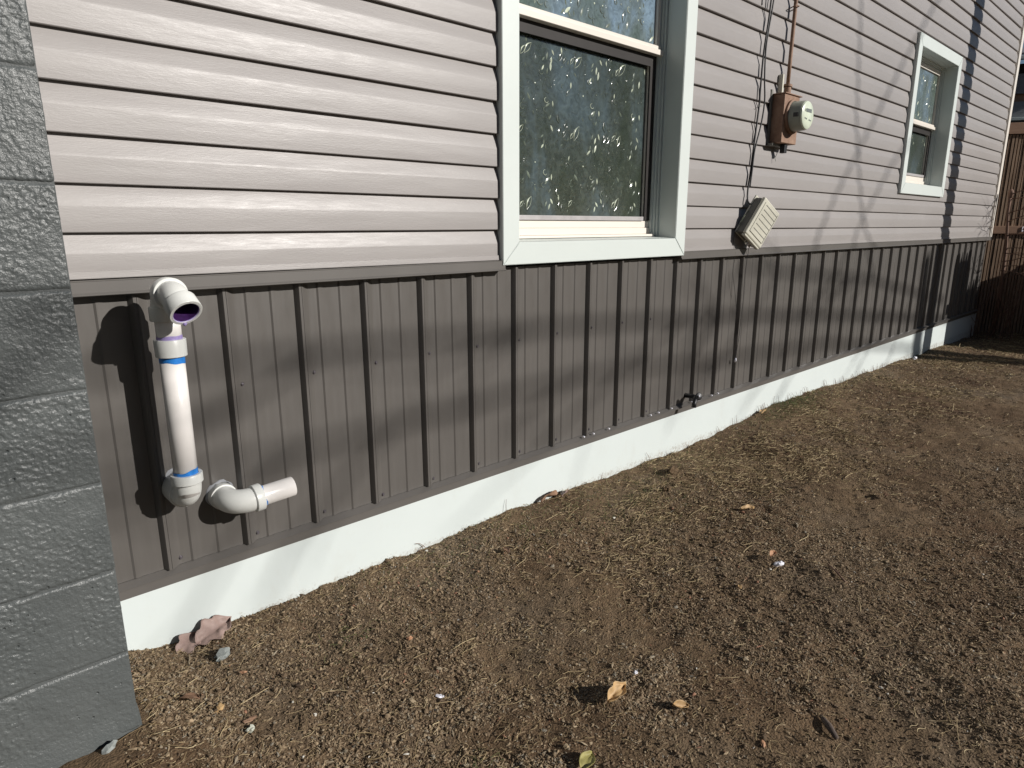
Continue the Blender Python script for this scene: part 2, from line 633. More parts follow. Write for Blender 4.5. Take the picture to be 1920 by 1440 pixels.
def points_obj(name, P, scl, rot, shade, mat, kind_geo, label, cat=None):
    """a scatter of small solid grains, instanced on points with geometry nodes"""
    me = bpy.data.meshes.new(name)
    n = len(P)
    me.vertices.add(n)
    me.vertices.foreach_set('co', P.ravel().astype(np.float32))
    for nm, arr in (('scl', scl), ('rot', rot)):
        a = me.attributes.new(nm, 'FLOAT_VECTOR', 'POINT')
        a.data.foreach_set('vector', arr.ravel().astype(np.float32))
    a = me.attributes.new('shade', 'FLOAT', 'POINT')
    a.data.foreach_set('value', shade.astype(np.float32))
    me.materials.append(mat)
    o = bpy.data.objects.new(name, me)
    COL.objects.link(o)
    ng = bpy.data.node_groups.new(name + '_nodes', 'GeometryNodeTree')
    ng.interface.new_socket('Geometry', in_out='INPUT', socket_type='NodeSocketGeometry')
    ng.interface.new_socket('Geometry', in_out='OUTPUT', socket_type='NodeSocketGeometry')
    N = ng.nodes
    L = ng.links
    gi = N.new('NodeGroupInput')
    go = N.new('NodeGroupOutput')
    g2i = N.new('GeometryNodeGeometryToInstance')
    for k in range(5):
        if kind_geo == 'grain':
            ic = N.new('GeometryNodeMeshIcoSphere')
            ic.inputs['Radius'].default_value = 0.5
            ic.inputs['Subdivisions'].default_value = 1
            src = ic.outputs[0]
            amp, nsc = 0.55, 1.3
        else:
            cy = N.new('GeometryNodeMeshCylinder')
            cy.inputs['Vertices'].default_value = 4
            cy.inputs['Side Segments'].default_value = 5
            cy.inputs['Radius'].default_value = 0.5
            cy.inputs['Depth'].default_value = 1.0
            src = cy.outputs[0]
            amp, nsc = 0.0, 1.0
        sp = N.new('GeometryNodeSetPosition')
        L.new(src, sp.inputs['Geometry'])
        if kind_geo == 'grain':
            nz = N.new('ShaderNodeTexNoise')
            nz.noise_dimensions = '4D'
            nz.inputs['W'].default_value = k * 3.7
            nz.inputs['Scale'].default_value = nsc
            sub = N.new('ShaderNodeVectorMath')
            sub.operation = 'SUBTRACT'
            sub.inputs[1].default_value = (0.5, 0.5, 0.5)
            L.new(nz.outputs['Color'], sub.inputs[0])
            sc = N.new('ShaderNodeVectorMath')
            sc.operation = 'SCALE'
            sc.inputs['Scale'].default_value = amp * 2.2
            L.new(sub.outputs[0], sc.inputs[0])
            L.new(sc.outputs[0], sp.inputs['Offset'])
        else:
            # bend the stalk: offset x by a wave of z
            po = N.new('GeometryNodeInputPosition')
            sx = N.new('ShaderNodeSeparateXYZ')
            L.new(po.outputs[0], sx.inputs[0])
            m1 = N.new('ShaderNodeMath')
            m1.operation = 'MULTIPLY_ADD'
            m1.inputs[1].default_value = 1.5 + k * 1.1
            m1.inputs[2].default_value = k * 0.8
            L.new(sx.outputs[2], m1.inputs[0])
            m2 = N.new('ShaderNodeMath')
            m2.operation = 'SINE'
            L.new(m1.outputs[0], m2.inputs[0])
            m3 = N.new('ShaderNodeMath')
            m3.operation = 'MULTIPLY'
            m3.inputs[1].default_value = 3.0 if kind_geo == 'straw' else 5.0
            L.new(m2.outputs[0], m3.inputs[0])
            cx = N.new('ShaderNodeCombineXYZ')
            L.new(m3.outputs[0], cx.inputs[0])
            L.new(cx.outputs[0], sp.inputs['Offset'])
        L.new(sp.outputs[0], g2i.inputs[0])
    sm = N.new('GeometryNodeSetMaterial')
    sm.inputs['Material'].default_value = mat
    L.new(g2i.outputs[0], sm.inputs['Geometry'])
    iop = N.new('GeometryNodeInstanceOnPoints')
    iop.inputs['Pick Instance'].default_value = True
    L.new(gi.outputs[0], iop.inputs['Points'])
    L.new(sm.outputs[0], iop.inputs['Instance'])
    for nm, sock in (('rot', 'Rotation'), ('scl', 'Scale')):
        na = N.new('GeometryNodeInputNamedAttribute')
        na.data_type = 'FLOAT_VECTOR'
        na.inputs['Name'].default_value = nm
        out = [q for q in na.outputs if q.enabled and q.name == 'Attribute'][0]
        if sock == 'Rotation':
            er = N.new('FunctionNodeEulerToRotation')
            L.new(out, er.inputs[0])
            L.new(er.outputs[0], iop.inputs['Rotation'])
        else:
            L.new(out, iop.inputs['Scale'])
    ri = N.new('FunctionNodeRandomValue')
    ri.data_type = 'INT'
    for q in ri.inputs:
        if q.enabled and q.name == 'Min':
            q.default_value = 0
        if q.enabled and q.name == 'Max':
            q.default_value = 4
    L.new([q for q in ri.outputs if q.enabled][0], iop.inputs['Instance Index'])
    L.new(iop.outputs[0], go.inputs[0])
    md = o.modifiers.new('scatter', 'NODES')
    md.node_group = ng
    tag(o, label, kind='stuff')
    return o


def in_block(x, y, m=0.0):
    return (x < -0.18 + m) & (y > -0.40 - m)


def scatter_xy(n, power=1.6, dmin=1.1, dmax=11.0):
    """points on the visible ground, density falling off with distance from the camera's foot"""
    out = []
    tot = 0
    while tot < n:
        k = n * 2
        u = rng.random(k)
        a = 2 - power
        r = (dmin ** a + u * (dmax ** a - dmin ** a)) ** (1 / a)
        th = np.radians(rng.uniform(8, 104, k))        # 0 = +Y, clockwise towards +X
        x = CAM_LOC.x + r * np.sin(th)
        y = CAM_LOC.y + r * np.cos(th)
        ok = (y < -0.004) & (y > -3.0) & (x < 10.5) & ~in_block(x, y, 0.01)
        out.append(np.stack([x[ok], y[ok]], 1))
        tot += ok.sum()
    P = np.concatenate(out)[:n]
    return P[:, 0], P[:, 1]


def bare(x, y):
    """0..1: where the soil lies bare and packed, without grit"""
    a = fbm(x + 3.0, y + 8.0, 2.2, 4, 0.55)
    b = np.clip((a - 0.52) / 0.07, 0, 1)
    # trodden strip further out on the right
    c = np.clip(1 - np.abs(y + 0.95 + 0.05 * (x - 4)) / 0.45, 0, 1) * np.clip((x - 2.6) / 1.0, 0, 1)
    return np.clip(b * 0.9 + c * 0.8, 0, 1)


def build_grit():
    n = 430000
    x, y = scatter_xy(n, 1.75)
    keep = rng.random(len(x)) > bare(x, y) * 0.93
    x, y = x[keep], y[keep]
    n = len(x)
    size = np.exp(rng.normal(math.log(0.0046), 0.44, n))
    size = np.clip(size, 0.0026, 0.016)
    dist = np.hypot(x - CAM_LOC.x, y - CAM_LOC.y)
    size *= 1 + 0.06 * np.clip(dist - 2, 0, 8)
    chip = rng.random(n) < 0.45
    scl = np.stack([size * np.where(chip, rng.uniform(1.2, 2.6, n), rng.uniform(0.8, 1.3, n)),
                    size * np.where(chip, rng.uniform(0.35, 0.7, n), rng.uniform(0.7, 1.1, n)),
                    size * np.where(chip, rng.uniform(0.25, 0.5, n), rng.uniform(0.5, 0.9, n))], 1)
    rot = np.stack([rng.normal(0, 0.45, n), rng.normal(0, 0.45, n), rng.uniform(0, 2 * PI, n)], 1)
    z = ground_h(x, y) + (fbm(x, y, 42, 3, 0.6) - 0.5) * 0.009 + scl[:, 2] * rng.uniform(-0.2, 0.3, n)
    shade = np.clip(rng.beta(2.0, 2.2, n) * 0.9 + (fbm(x, y, 1.7, 3) - 0.5) * 0.3, 0, 0.955)
    r = rng.random(n)
    shade = np.where(r < 0.006, 0.98, shade)
    shade = np.where(r > 0.9985, 1.0, shade)
    points_obj('gravel', np.stack([x, y, z], 1), scl, rot, shade, M['grain'], 'grain',
               'brown and tan grit, chips and small gravel covering the soil')


def build_straw():
    # dead grass stalks, thickest in the strip along the wall and towards the far end
    n = 95000
    x, y = scatter_xy(n, 1.2, 1.2, 11)
    strip = np.exp(-((y + 0.28 + 0.02 * x) / 0.42) ** 2) * np.clip((x - 0.6) / 1.6, 0.04, 1.0)
    patch = np.clip((fbm(x - 5, y + 2, 2.6, 4, 0.6) - 0.42) / 0.18, 0, 1)
    w = strip * (0.25 + patch) + 0.05 * patch + 0.5 * np.exp(-(((x - 3.4) / 1.0) ** 2 + ((y + 0.62) / 0.25) ** 2)) * patch
    keep = rng.random(n) < w * 0.85
    x, y = x[keep], y[keep]
    n = len(x)
    ln = np.clip(np.exp(rng.normal(math.log(0.032), 0.5, n)), 0.008, 0.12)
    th = rng.uniform(0.0010, 0.0022, n) * (1 + 0.12 * np.clip(np.hypot(x - CAM_LOC.x, y - CAM_LOC.y) - 2, 0, 8))
    scl = np.stack([th, th, ln], 1)
    rot = np.stack([rng.normal(PI / 2, 0.16, n), rng.normal(0, 0.1, n), rng.uniform(0, 2 * PI, n)], 1)
    z = ground_h(x, y) + (fbm(x, y, 42, 3, 0.6) - 0.5) * 0.009 + rng.uniform(0.001, 0.009, n)
    points_obj('dry_straw', np.stack([x, y, z], 1), scl, rot, rng.random(n), M['straw'], 'straw',
               'dry straw and dead grass stalks strewn along the wall')
    # thin fibres in the near mulch
    n = 6500
    x, y = scatter_xy(n, 1.5, 1.2, 5)
    ln = np.clip(np.exp(rng.normal(math.log(0.016), 0.55, n)), 0.006, 0.07)
    th = rng.uniform(0.0007, 0.0015, n)
    scl = np.stack([th, th, ln], 1)
    rot = np.stack([rng.normal(PI / 2, 0.25, n), rng.normal(0, 0.2, n), rng.uniform(0, 2 * PI, n)], 1)
    z = ground_h(x, y) + (fbm(x, y, 42, 3, 0.6) - 0.5) * 0.009 + rng.uniform(0.002, 0.008, n)
    points_obj('mulch_fibres', np.stack([x, y, z], 1), scl, rot, rng.random(n) * 0.8, M['straw'], 'straw',
               'short tan fibres mixed into the grit near the block wall')
    # short grass along the wall foot
    cl = [(3.95, -0.07, 0.16, 700), (3.6, -0.09, 0.12, 260), (4.3, -0.05, 0.15, 220), (1.5, -0.16, 0.25, 260), (1.9, -0.3, 0.22, 260),
          (0.9, -0.12, 0.2, 120), (2.3, -0.12, 0.25, 200), (5.2, -0.05, 0.4, 200), (0.4, -0.32, 0.1, 50), (0.35, -0.95, 0.05, 30), (3.0, -0.05, 0.3, 160)]
    X = []
    Y = []
    for cx, cy, s, k in cl:
        X.append(rng.normal(cx, s, k))
        Y.append(-np.abs(rng.normal(cy, s * 0.5, k)) - 0.012)
    x = np.concatenate(X)
    y = np.concatenate(Y)
    n = len(x)
    ln = rng.uniform(0.008, 0.028, n)
    th = rng.uniform(0.0009, 0.0016, n)
    scl = np.stack([th, th, ln], 1)
    rot = np.stack([rng.normal(0, 0.75, n), rng.normal(0, 0.75, n), rng.uniform(0, 2 * PI, n)], 1)
    z = ground_h(x, y) + ln * 0.3
    points_obj('short_grass', np.stack([x, y, z], 1), scl, rot, rng.random(n), M['grassgreen'], 'grass',
               'short green and yellowing grass at the foot of the white board')


build_grit()
build_straw()

# ------------------------------------------------------------------ house
R = 0.2286
XEND = 8.93
house = empty('house', 'house wall with taupe lap siding above a ribbed bronze metal skirt and white base board', 'house', (0, 0, 0))
Geo().box((-1.6, 0.02, -0.3), (1.30, 0.12, 4.6)).box((2.50, 0.02, -0.3), (5.66, 0.12, 4.6)).box((6.76, 0.02, -0.3), (XEND - 0.02, 0.12, 4.6)) \
    .box((1.30, 0.02, -0.3), (2.50, 0.12, 1.19)).box((1.30, 0.02, 3.03), (2.50, 0.12, 4.6)) \
    .box((5.66, 0.02, -0.3), (6.76, 0.12, 1.60)).box((5.66, 0.02, 2.72), (6.76, 0.12, 4.6)) \
    .box((-1.6, 0.30, -0.3), (XEND - 0.02, 6.0, 4.6)).obj('wall_core', M['house_core'], house)

# base board and its metal ledge
Geo().bbox((-0.6, -0.006, -0.15), (XEND, 0.0195, 0.297), 0.002).obj('skirt_board', M['skirt'], house)
prof = [(0.004, 0.2975), (-0.013, 0.2975), (-0.015, 0.327), (-0.030, 0.3305), (-0.031, 0.3345), (-0.004, 0.344), (0.004, 0.344)]
o = Geo().extrude_x(prof, -0.6, XEND - 0.04, 12).obj('base_ledge', M['trim_metal'], house)

# ribbed metal skirt: one sheet bay per rib
zt, zb = 1.148, 0.345


def bay_profile():
    # (x, y) left to right, crest's left edge at x = 0
    p = [(-0.0100, 0.0), (-0.0092, -0.0015), (-0.0015, -0.0175), (0.0, -0.0195), (0.0065, -0.0195), (0.0078, -0.0192), (0.0080, -0.0172), (0.0090, -0.0170), (0.0092, -0.0186), (0.0125, -0.0178),
         (0.0280, -0.0040), (0.036, -0.0002), (0.040, 0.0)]
    for c in (0.33, 0.66):
        x = c * R
        p += [(x - 0.010, 0.0), (x - 0.0045, -0.0034), (x + 0.004, -0.0036), (x + 0.018, 0.0)]
    p += [(R - 0.0102, 0.0)]
    return p


pr = bay_profile()
g = Geo()
nz = 10
v = []
for k in range(nz + 1):
    z = zb + (zt - zb) * k / nz
    v += [(x, y, z) for x, y in pr]
n = len(pr)
f = [(k * n + j, k * n + j + 1, (k + 1) * n + j + 1, (k + 1) * n + j) for k in range(nz) for j in range(n - 1)]
g.add(v, f)
bay0 = g.obj('metal_panel', M['panel'], house, loc=(0, 0, 0))
smooth_by_angle(bay0, 25)
g = Geo()
hexr = 0.0042
g.lathe([(0.0072, 0), (0.0072, 0.0012), (hexr, 0.0012), (hexr, 0.0055), (0.0, 0.0062)], (0, 0, 0), (0, -1, 0), 6)
screw0 = g.obj('screw', M['screw'], bay0, loc=(0.037, 0, 0.3655))
bays = [bay0]
for i in range(-3, 39):
    if i == 0:
        continue
    b = inst(bay0, house, (i * R, 0, 0))
    for z in (0.3655, 0.851):
        inst(screw0, b, (0.037 + random.uniform(-0.002, 0.002), 0, z + random.uniform(-0.003, 0.003)))
    bays.append(b)

chip0 = Geo().bbox((-0.004, -0.032, 0.3445), (0.004, -0.022, 0.350), 0.001).obj('clip_tab', M['paper'], house)  # small pale chips set along the ledge
chip0.location = (1.80, 0, 0)
for x in (1.87, 1.985, 2.33, 2.40, 2.52, 2.72, 2.79, 2.93, 3.0):
    inst(chip0, house, (x, 0, 0))

# flashing between skirt and siding: left run and right run
def flashing(x0, x1, dz=0.0):
    p = [(0.003, 1.1395 + dz), (-0.0425, 1.1395 + dz), (-0.0455, 1.1415 + dz), (-0.0455, 1.1440 + dz), (-0.0410, 1.1480 + dz), (-0.0405, 1.1755 + dz),
         (-0.0415, 1.1765 + dz), (-0.0415, 1.1785 + dz), (0.003, 1.1800 + dz)]
    Geo().extrude_x(p, x0, x1, 10).obj('flashing', M['trim_metal'], house)


flashing(-0.6, 1.296, -0.001)
flashing(2.515, XEND - 0.02, 0.0)

# lap siding: each course of each stretch of wall is a part
S = 0.115
Z0 = 1.1798


def course(x0, x1, z0, first=False, ztop=None, zbot=None):
    """dutch-lap course: flat lower face, coved upper face"""
    h = S if ztop is None else ztop - z0
    pf = [(0.0165, z0 + 0.0), (-0.0225, z0 - 0.0010), (-0.0240, z0 + 0.0008), (-0.0240, z0 + 0.010), (-0.0236, z0 + 0.0600), (-0.0230, z0 + 0.0640),
          (-0.0216, z0 + 0.0690), (-0.0165, z0 + 0.0880), (-0.0110, z0 + 0.1040), (-0.0072, z0 + 0.1168), (0.0165, z0 + 0.1168)]
    if first:
        pf[1] = (-0.0285, z0 + 0.0)
        pf[2] = (-0.0290, z0 + 0.002)
        pf[3] = (-0.0275, z0 + 0.0180)
        pf.insert(4, (-0.0234, z0 + 0.0188))
    if ztop is not None:
        pf = [(y, min(z, ztop)) for y, z in pf]
    if zbot is not None:
        pf = [(y, max(z, zbot)) for y, z in pf]
    L = x1 - x0
    nx = max(1, int(L / 0.12))
    n = len(pf)
    v = []
    for i in range(nx + 1):
        x = x0 + L * i / nx
        wob = 0.0010 * math.sin(x * 2.1 + z0 * 37) + 0.0006 * math.sin(x * 5.3 + z0 * 61)
        sag = 0.0009 * math.sin(x * 1.3 + z0 * 23)
        v += [(x, y + (wob if -0.03 < y < -0.01 else 0), z + (sag if j < 6 else 0)) for j, (y, z) in enumerate(pf)]
    f = []
    for i in range(nx):
        for j in range(n - 1):
            f.append((i * n + j, i * n + j + 1, (i + 1) * n + j + 1, (i + 1) * n + j))
    f.append(tuple(range(n))[::-1])
    f.append(tuple(nx * n + j for j in range(n)))
    o = mesh_obj('siding_course', v, f, M['siding'], house)
    smooth_by_angle(o, 11)
    return o


W1 = (1.281, 2.530, 1.160, 3.06)       # casing outer edges: x0,x1,z0,z1
W2 = (5.630, 6.800, 1.563, 2.755)
for k in range(0, 29):
    z0 = Z0 + k * S
    segs = [(-0.6, XEND - 0.095)]
    for w in (W1, W2):
        if z0 + S * 0.98 > w[2] + 0.01 and z0 < w[3] - 0.004:
            new = []
            for a, b in segs:
                if a < w[0] and b > w[1]:
                    new += [(a, w[0] + 0.007), (w[1] - 0.007, b)]
                    if z0 < w[2] - 0.004:
                        course(w[0] + 0.008, w[1] - 0.008, z0, ztop=w[2] + 0.008)
                    if z0 + S > w[3] + 0.002:
                        course(w[0] + 0.008, w[1] - 0.008, z0, zbot=w[3] - 0.006)
                else:
                    new.append((a, b))
            segs = new
    for a, b in segs:
        course(a, b, z0, first=(k == 0))

# corner post
Geo().bbox((XEND - 0.082, -0.036, 1.16), (XEND + 0.003, 0.02, 4.5), 0.003).box((XEND - 0.1, -0.012, 1.16), (XEND - 0.082, 0.02, 4.5)).obj('corner_post', M['vinyl'], house)


# windows
def window(W, gu, gl, seed, cx_name='window'):
    x0, x1, z0, z1 = W
    win = empty('window', '', '')
    for kk in list(win.keys()):
        del win[kk]
    win.parent = house
    win.location = (0, 0, 0)
    cw = 0.086
    yo = -0.046
    ix0, ix1, iz0, iz1 = x0 + cw, x1 - cw, z0 + cw, z1 - cw
    g = 0.0012

    def casing(a, b, c, d):      # outer a->b, inner c->d corners, mitred, with return into the wall
        v = []
        for (x, z) in (a, b, d, c):
            v.append((x, yo, z))
        # chamfer outer and inner edges
        for (x, z) in (a, b, d, c):
            v.append((x, 0.012, z))
        f = [(0, 1, 2, 3), (4, 7, 6, 5), (0, 4, 5, 1), (1, 5, 6, 2), (2, 6, 7, 3), (3, 7, 4, 0)]
        bm = bmesh.new()
        vs = [bm.verts.new(p) for p in v]
        for q in f:
            bm.faces.new([vs[i] for i in q])
        bmesh.ops.recalc_face_normals(bm, faces=bm.faces)
        es = [e for e in bm.edges if all(abs(vv.co.y - yo) < 1e-6 for vv in e.verts)]
        bmesh.ops.bevel(bm, geom=es, offset=0.0018, segments=2, affect='EDGES')
        me = bpy.data.meshes.new('casing')
        bm.to_mesh(me)
        bm.free()
        me.materials.append(M['trim'])
        o = bpy.data.objects.new('casing', me)
        COL.objects.link(o)
        o.parent = win
        return o

    casing((x0, z0), (x1 - g, z0), (ix0, iz0), (ix1 - g, iz0))
    casing((x1, z0 + g), (x1, z1 - g), (ix1, iz0 + g), (ix1, iz1 - g))
    casing((x1 - g, z1), (x0 + g, z1), (ix1 - g, iz1), (ix0 + g, iz1))
    casing((x0, z1 - g), (x0, z0 + g), (ix0, iz1 - g), (ix0, iz0 + g))
    yj = 0.070
    # jamb returns (wrapped metal) and the sloping sill cover
    Geo().box((ix0 - 0.012, 0.0122, iz0), (ix0 + 0.0015, yj, iz1)).box((ix1 - 0.0015, -0.0430, iz0 + 0.002), (ix1 + 0.012, yj, iz1)) \
        .box((ix0 + 0.0016, 0.0122, iz1 - 0.0015), (ix1 - 0.0016, yj, iz1 + 0.012)).obj('jamb_lining', M['trim'], win)
    Geo().extrude_x([(-0.0435, iz0 + 0.0008), (yj + 0.02, iz0 + 0.010), (yj + 0.02, iz0 - 0.01), (-0.0435, iz0 - 0.01)], ix0 + 0.0018, ix1 - 0.0018).obj('sill_cover', M['trim'], win)
    # vinyl frame: two stepped ribs each side
    fr = Geo()
    for (a, b, y) in ((0.0, 0.014, yj - 0.012), (0.014, 0.024, yj - 0.002), (0.024, 0.036, yj + 0.010)):
        fr.box((ix1 - b, y, iz0 + 0.012), (ix1 - a - 0.0005, 0.16, iz1 - 0.002))
        fr.box((ix0 + a + 0.0005, y, iz0 + 0.012), (ix0 + b, 0.16, iz1 - 0.002))
        fr.box((ix0 + b, y, iz1 - b), (ix1 - b, 0.16, iz1 - a - 0.0005))
    fr.obj('frame', M['trim'], win)
    sx0, sx1 = ix0 + 0.036, ix1 - 0.036
    sz0, sz1 = iz0 + 0.022, iz1 - 0.036
    zm = (sz0 + sz1) / 2
    # sill of the frame, stepped
    Geo().bbox((ix0 + 0.002, yj - 0.010, iz0 + 0.0105), (ix1 - 0.0365, 0.15, sz0 - 0.0005), 0.002).obj('frame_sill', M['vinyl'], win)
    # lower sash
    ls = empty('lower_sash', '', '')
    us = empty('upper_sash', '', '')
    for e in (ls, us):
        for kk in list(e.keys()):
            del e[kk]
    bpy.data.objects.remove(ls)
    bpy.data.objects.remove(us)
    yl, yu = 0.100, 0.078
    st = 0.042
    lg = Geo()
    lg.bbox((sx0, yl - 0.012, sz0), (sx1, 0.135, sz0 + 0.030), 0.002)
    lg.bbox((sx0, yl - 0.004, sz0 + 0.0302), (sx1, 0.135, sz0 + 0.064), 0.003)
    lg.box((sx0, yl, sz0 + 0.0645), (sx0 + st, 0.13, zm + 0.01)).box((sx1 - st, yl, sz0 + 0.0645), (sx1, 0.13, zm + 0.01))
    lg.box((sx0 + st, yl, zm - 0.035), (sx1 - st, 0.13, zm + 0.01))
    lg.obj('lower_sash', M['vinyl'], win)
    ug = Geo()
    ug.bbox((sx0, yu - 0.018, zm - 0.006), (sx1 + 0.014, yl - 0.001, zm + 0.018), 0.002)
    ug.bbox((sx0, yu - 0.008, zm + 0.0182), (sx1 + 0.004, yl - 0.001, zm + 0.036), 0.002)
    ug.box((sx0, yu, zm + 0.0362), (sx0 + 0.02, yl - 0.001, sz1)).box((sx1 - 0.02, yu, zm + 0.0362), (sx1, yl - 0.001, sz1))
    ug.box((sx0 + 0.02, yu, sz1 - 0.03), (sx1 - 0.02, yl - 0.001, sz1))
    ug.obj('upper_sash', M['vinyl'], win)
    # half insect screen
    sg = Geo()
    sy = yl - 0.010
    sg.box((sx0 - 0.0005, sy, sz0 + 0.066), (sx0 + 0.030, sy + 0.008, zm - 0.0065))
    sg.box((sx1 - 0.046, sy, sz0 + 0.066), (sx1 - 0.0012, sy + 0.008, zm - 0.0065))
    sg.box((sx0 + 0.030, sy, zm - 0.055), (sx1 - 0.046, sy + 0.008, zm - 0.0065))
    sg.obj('screen_frame', M['screen'], win)
    Geo().bbox((sx0 + 0.002, sy - 0.003, sz0 + 0.0645), (sx1 - 0.056, sy + 0.0075, sz0 + 0.084), 0.001).obj('screen_rail', M['screen_sill'], win)
    # panes
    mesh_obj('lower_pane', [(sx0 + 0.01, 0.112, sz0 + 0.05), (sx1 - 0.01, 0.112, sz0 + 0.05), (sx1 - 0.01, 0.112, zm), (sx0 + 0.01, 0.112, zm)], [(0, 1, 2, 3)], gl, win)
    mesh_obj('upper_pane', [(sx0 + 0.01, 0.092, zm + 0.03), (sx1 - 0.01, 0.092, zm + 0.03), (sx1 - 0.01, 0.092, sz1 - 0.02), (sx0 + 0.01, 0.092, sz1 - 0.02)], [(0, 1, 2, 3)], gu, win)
    # pressed leaf pattern of the obscured glass: raised outlines and petals
    rr = random.Random(seed)

    def pattern(xa, xb, za, zb, y, count, mat, sc=1.0):
        G = Geo()
        motifs = []
        tile = 0.30
        base = [(rr.uniform(0, tile), rr.uniform(0, tile), rr.uniform(0.6, 2.2), rr.choice((0, 1, 1, 1, 2, 2, 3)), rr.uniform(0.6, 1.5)) for _ in range(count)]
        nxt = int((xb - xa) / tile) + 1
        nzt = int((zb - za) / tile) + 1
        for a in range(nxt):
            for b in range(nzt):
                for (px, pz, an, kind, s) in base:
                    motifs.append((xa + a * tile + px + rr.uniform(-.008, .008), za + b * tile + pz + rr.uniform(-.008, .008), an + rr.uniform(-.2, .2), kind, s * rr.uniform(.8, 1.1)))
        for (px, pz, an, kind, s) in motifs:
            if not (xa + 0.02 < px < xb - 0.02 and za + 0.02 < pz < zb - 0.02) or rr.random() < 0.15:
                continue
            s *= sc
            ca, sa = math.cos(an), math.sin(an)

            def T(u, w, h=0.0):
                return (px + u * ca - w * sa, y - h, pz + u * sa + w * ca)
            if kind == 0:            # leaf outline, one side heavier
                L = 0.040 * s
                Wd = 0.008 * s
                pts = [T(L * (t / 8 - .5), Wd * math.sin(PI * t / 8), 0.0008) for t in range(9)]
                G.tube(pts, [0.0004 + 0.0022 * math.sin(PI * t / 8) ** 2 * s for t in range(9)], 6, False)
                pts = [T(L * (t / 8 - .5), -Wd * 0.75 * math.sin(PI * t / 8), 0.0008) for t in range(9)]
                G.tube(pts, [0.0004 + 0.0005 * math.sin(PI * t / 8) for t in range(9)], 5, False)
            elif kind == 1:          # filled petal, domed
                L = 0.030 * s
                Wd = 0.0048 * s
                up_ = [T(L * (t / 6 - .5), Wd * math.sin(PI * t / 6)) for t in range(7)]
                dn_ = [T(L * (t / 6 - .5), -Wd * math.sin(PI * t / 6)) for t in range(7)]
                md_ = [T(L * (t / 6 - .5), 0, 0.0022 * math.sin(PI * t / 6)) for t in range(7)]
                V = up_ + md_ + dn_
                F = [(i, i + 1, i + 8, i + 7) for i in range(6)] + [(i + 7, i + 8, i + 15, i + 14) for i in range(6)]
                G.add(V, F)
            elif kind == 2:          # curl
                pts = [T(0.010 * s * math.cos(q * 0.55), 0.015 * s * math.sin(q * 0.55) * (1 - q * 0.05), 0.0008) for q in range(9)]
                G.tube(pts, [0.0004 + 0.0009 * s * math.sin(PI * q / 8) for q in range(9)], 5, False)
            else:                    # bead
                G.lathe([(0.0026 * s, 0), (0.002 * s, 0.0012), (0.0001, 0.0018)], T(0, 0), (0, -1, 0), 7)
        o = G.obj('leaf_pattern', mat, win)
        o['kind'] = 'stuff'
    if cx_name == 'near':
        pattern(sx0 + 0.02, sx1 - 0.04, sz0 + 0.08, zm - 0.04, 0.1118, 13, M['film'], 1.15)
        pattern(sx0 + 0.02, sx1 - 0.04, sz0 + 0.08, zm - 0.04, 0.1117, 34, M['film_dull'], 0.8)
        pattern(sx0 + 0.02, sx1 - 0.02, zm + 0.04, sz1 - 0.03, 0.0918, 26, M['film'], 1.3)
        pattern(sx0 + 0.02, sx1 - 0.02, zm + 0.04, sz1 - 0.03, 0.0917, 40, M['film_dull'], 1.0)
    else:
        pattern(sx0 + 0.02, sx1 - 0.04, sz0 + 0.08, zm - 0.04, 0.1118, 6, M['film'], 0.9)
        pattern(sx0 + 0.02, sx1 - 0.02, zm + 0.04, sz1 - 0.03, 0.0918, 14, M['film'], 1.1)
    return win


w1 = window(W1, M['glass_up'], M['glass_low'], 5, 'near')
tag(w1, 'large sash window with white casing cut by the top of the photo')
w2 = window(W2, M['glass_up'], M['glass_low'], 9, 'far')
tag(w2, 'small far sash window with wide white casing')

# ------------------------------------------------------------------ painted block wall on the left
bw = empty('block_wall', 'grey painted concrete block pier standing at the left edge', 'block wall', (-0.19, -0.40, 0.1))
XB, YB = -0.190, -0.400


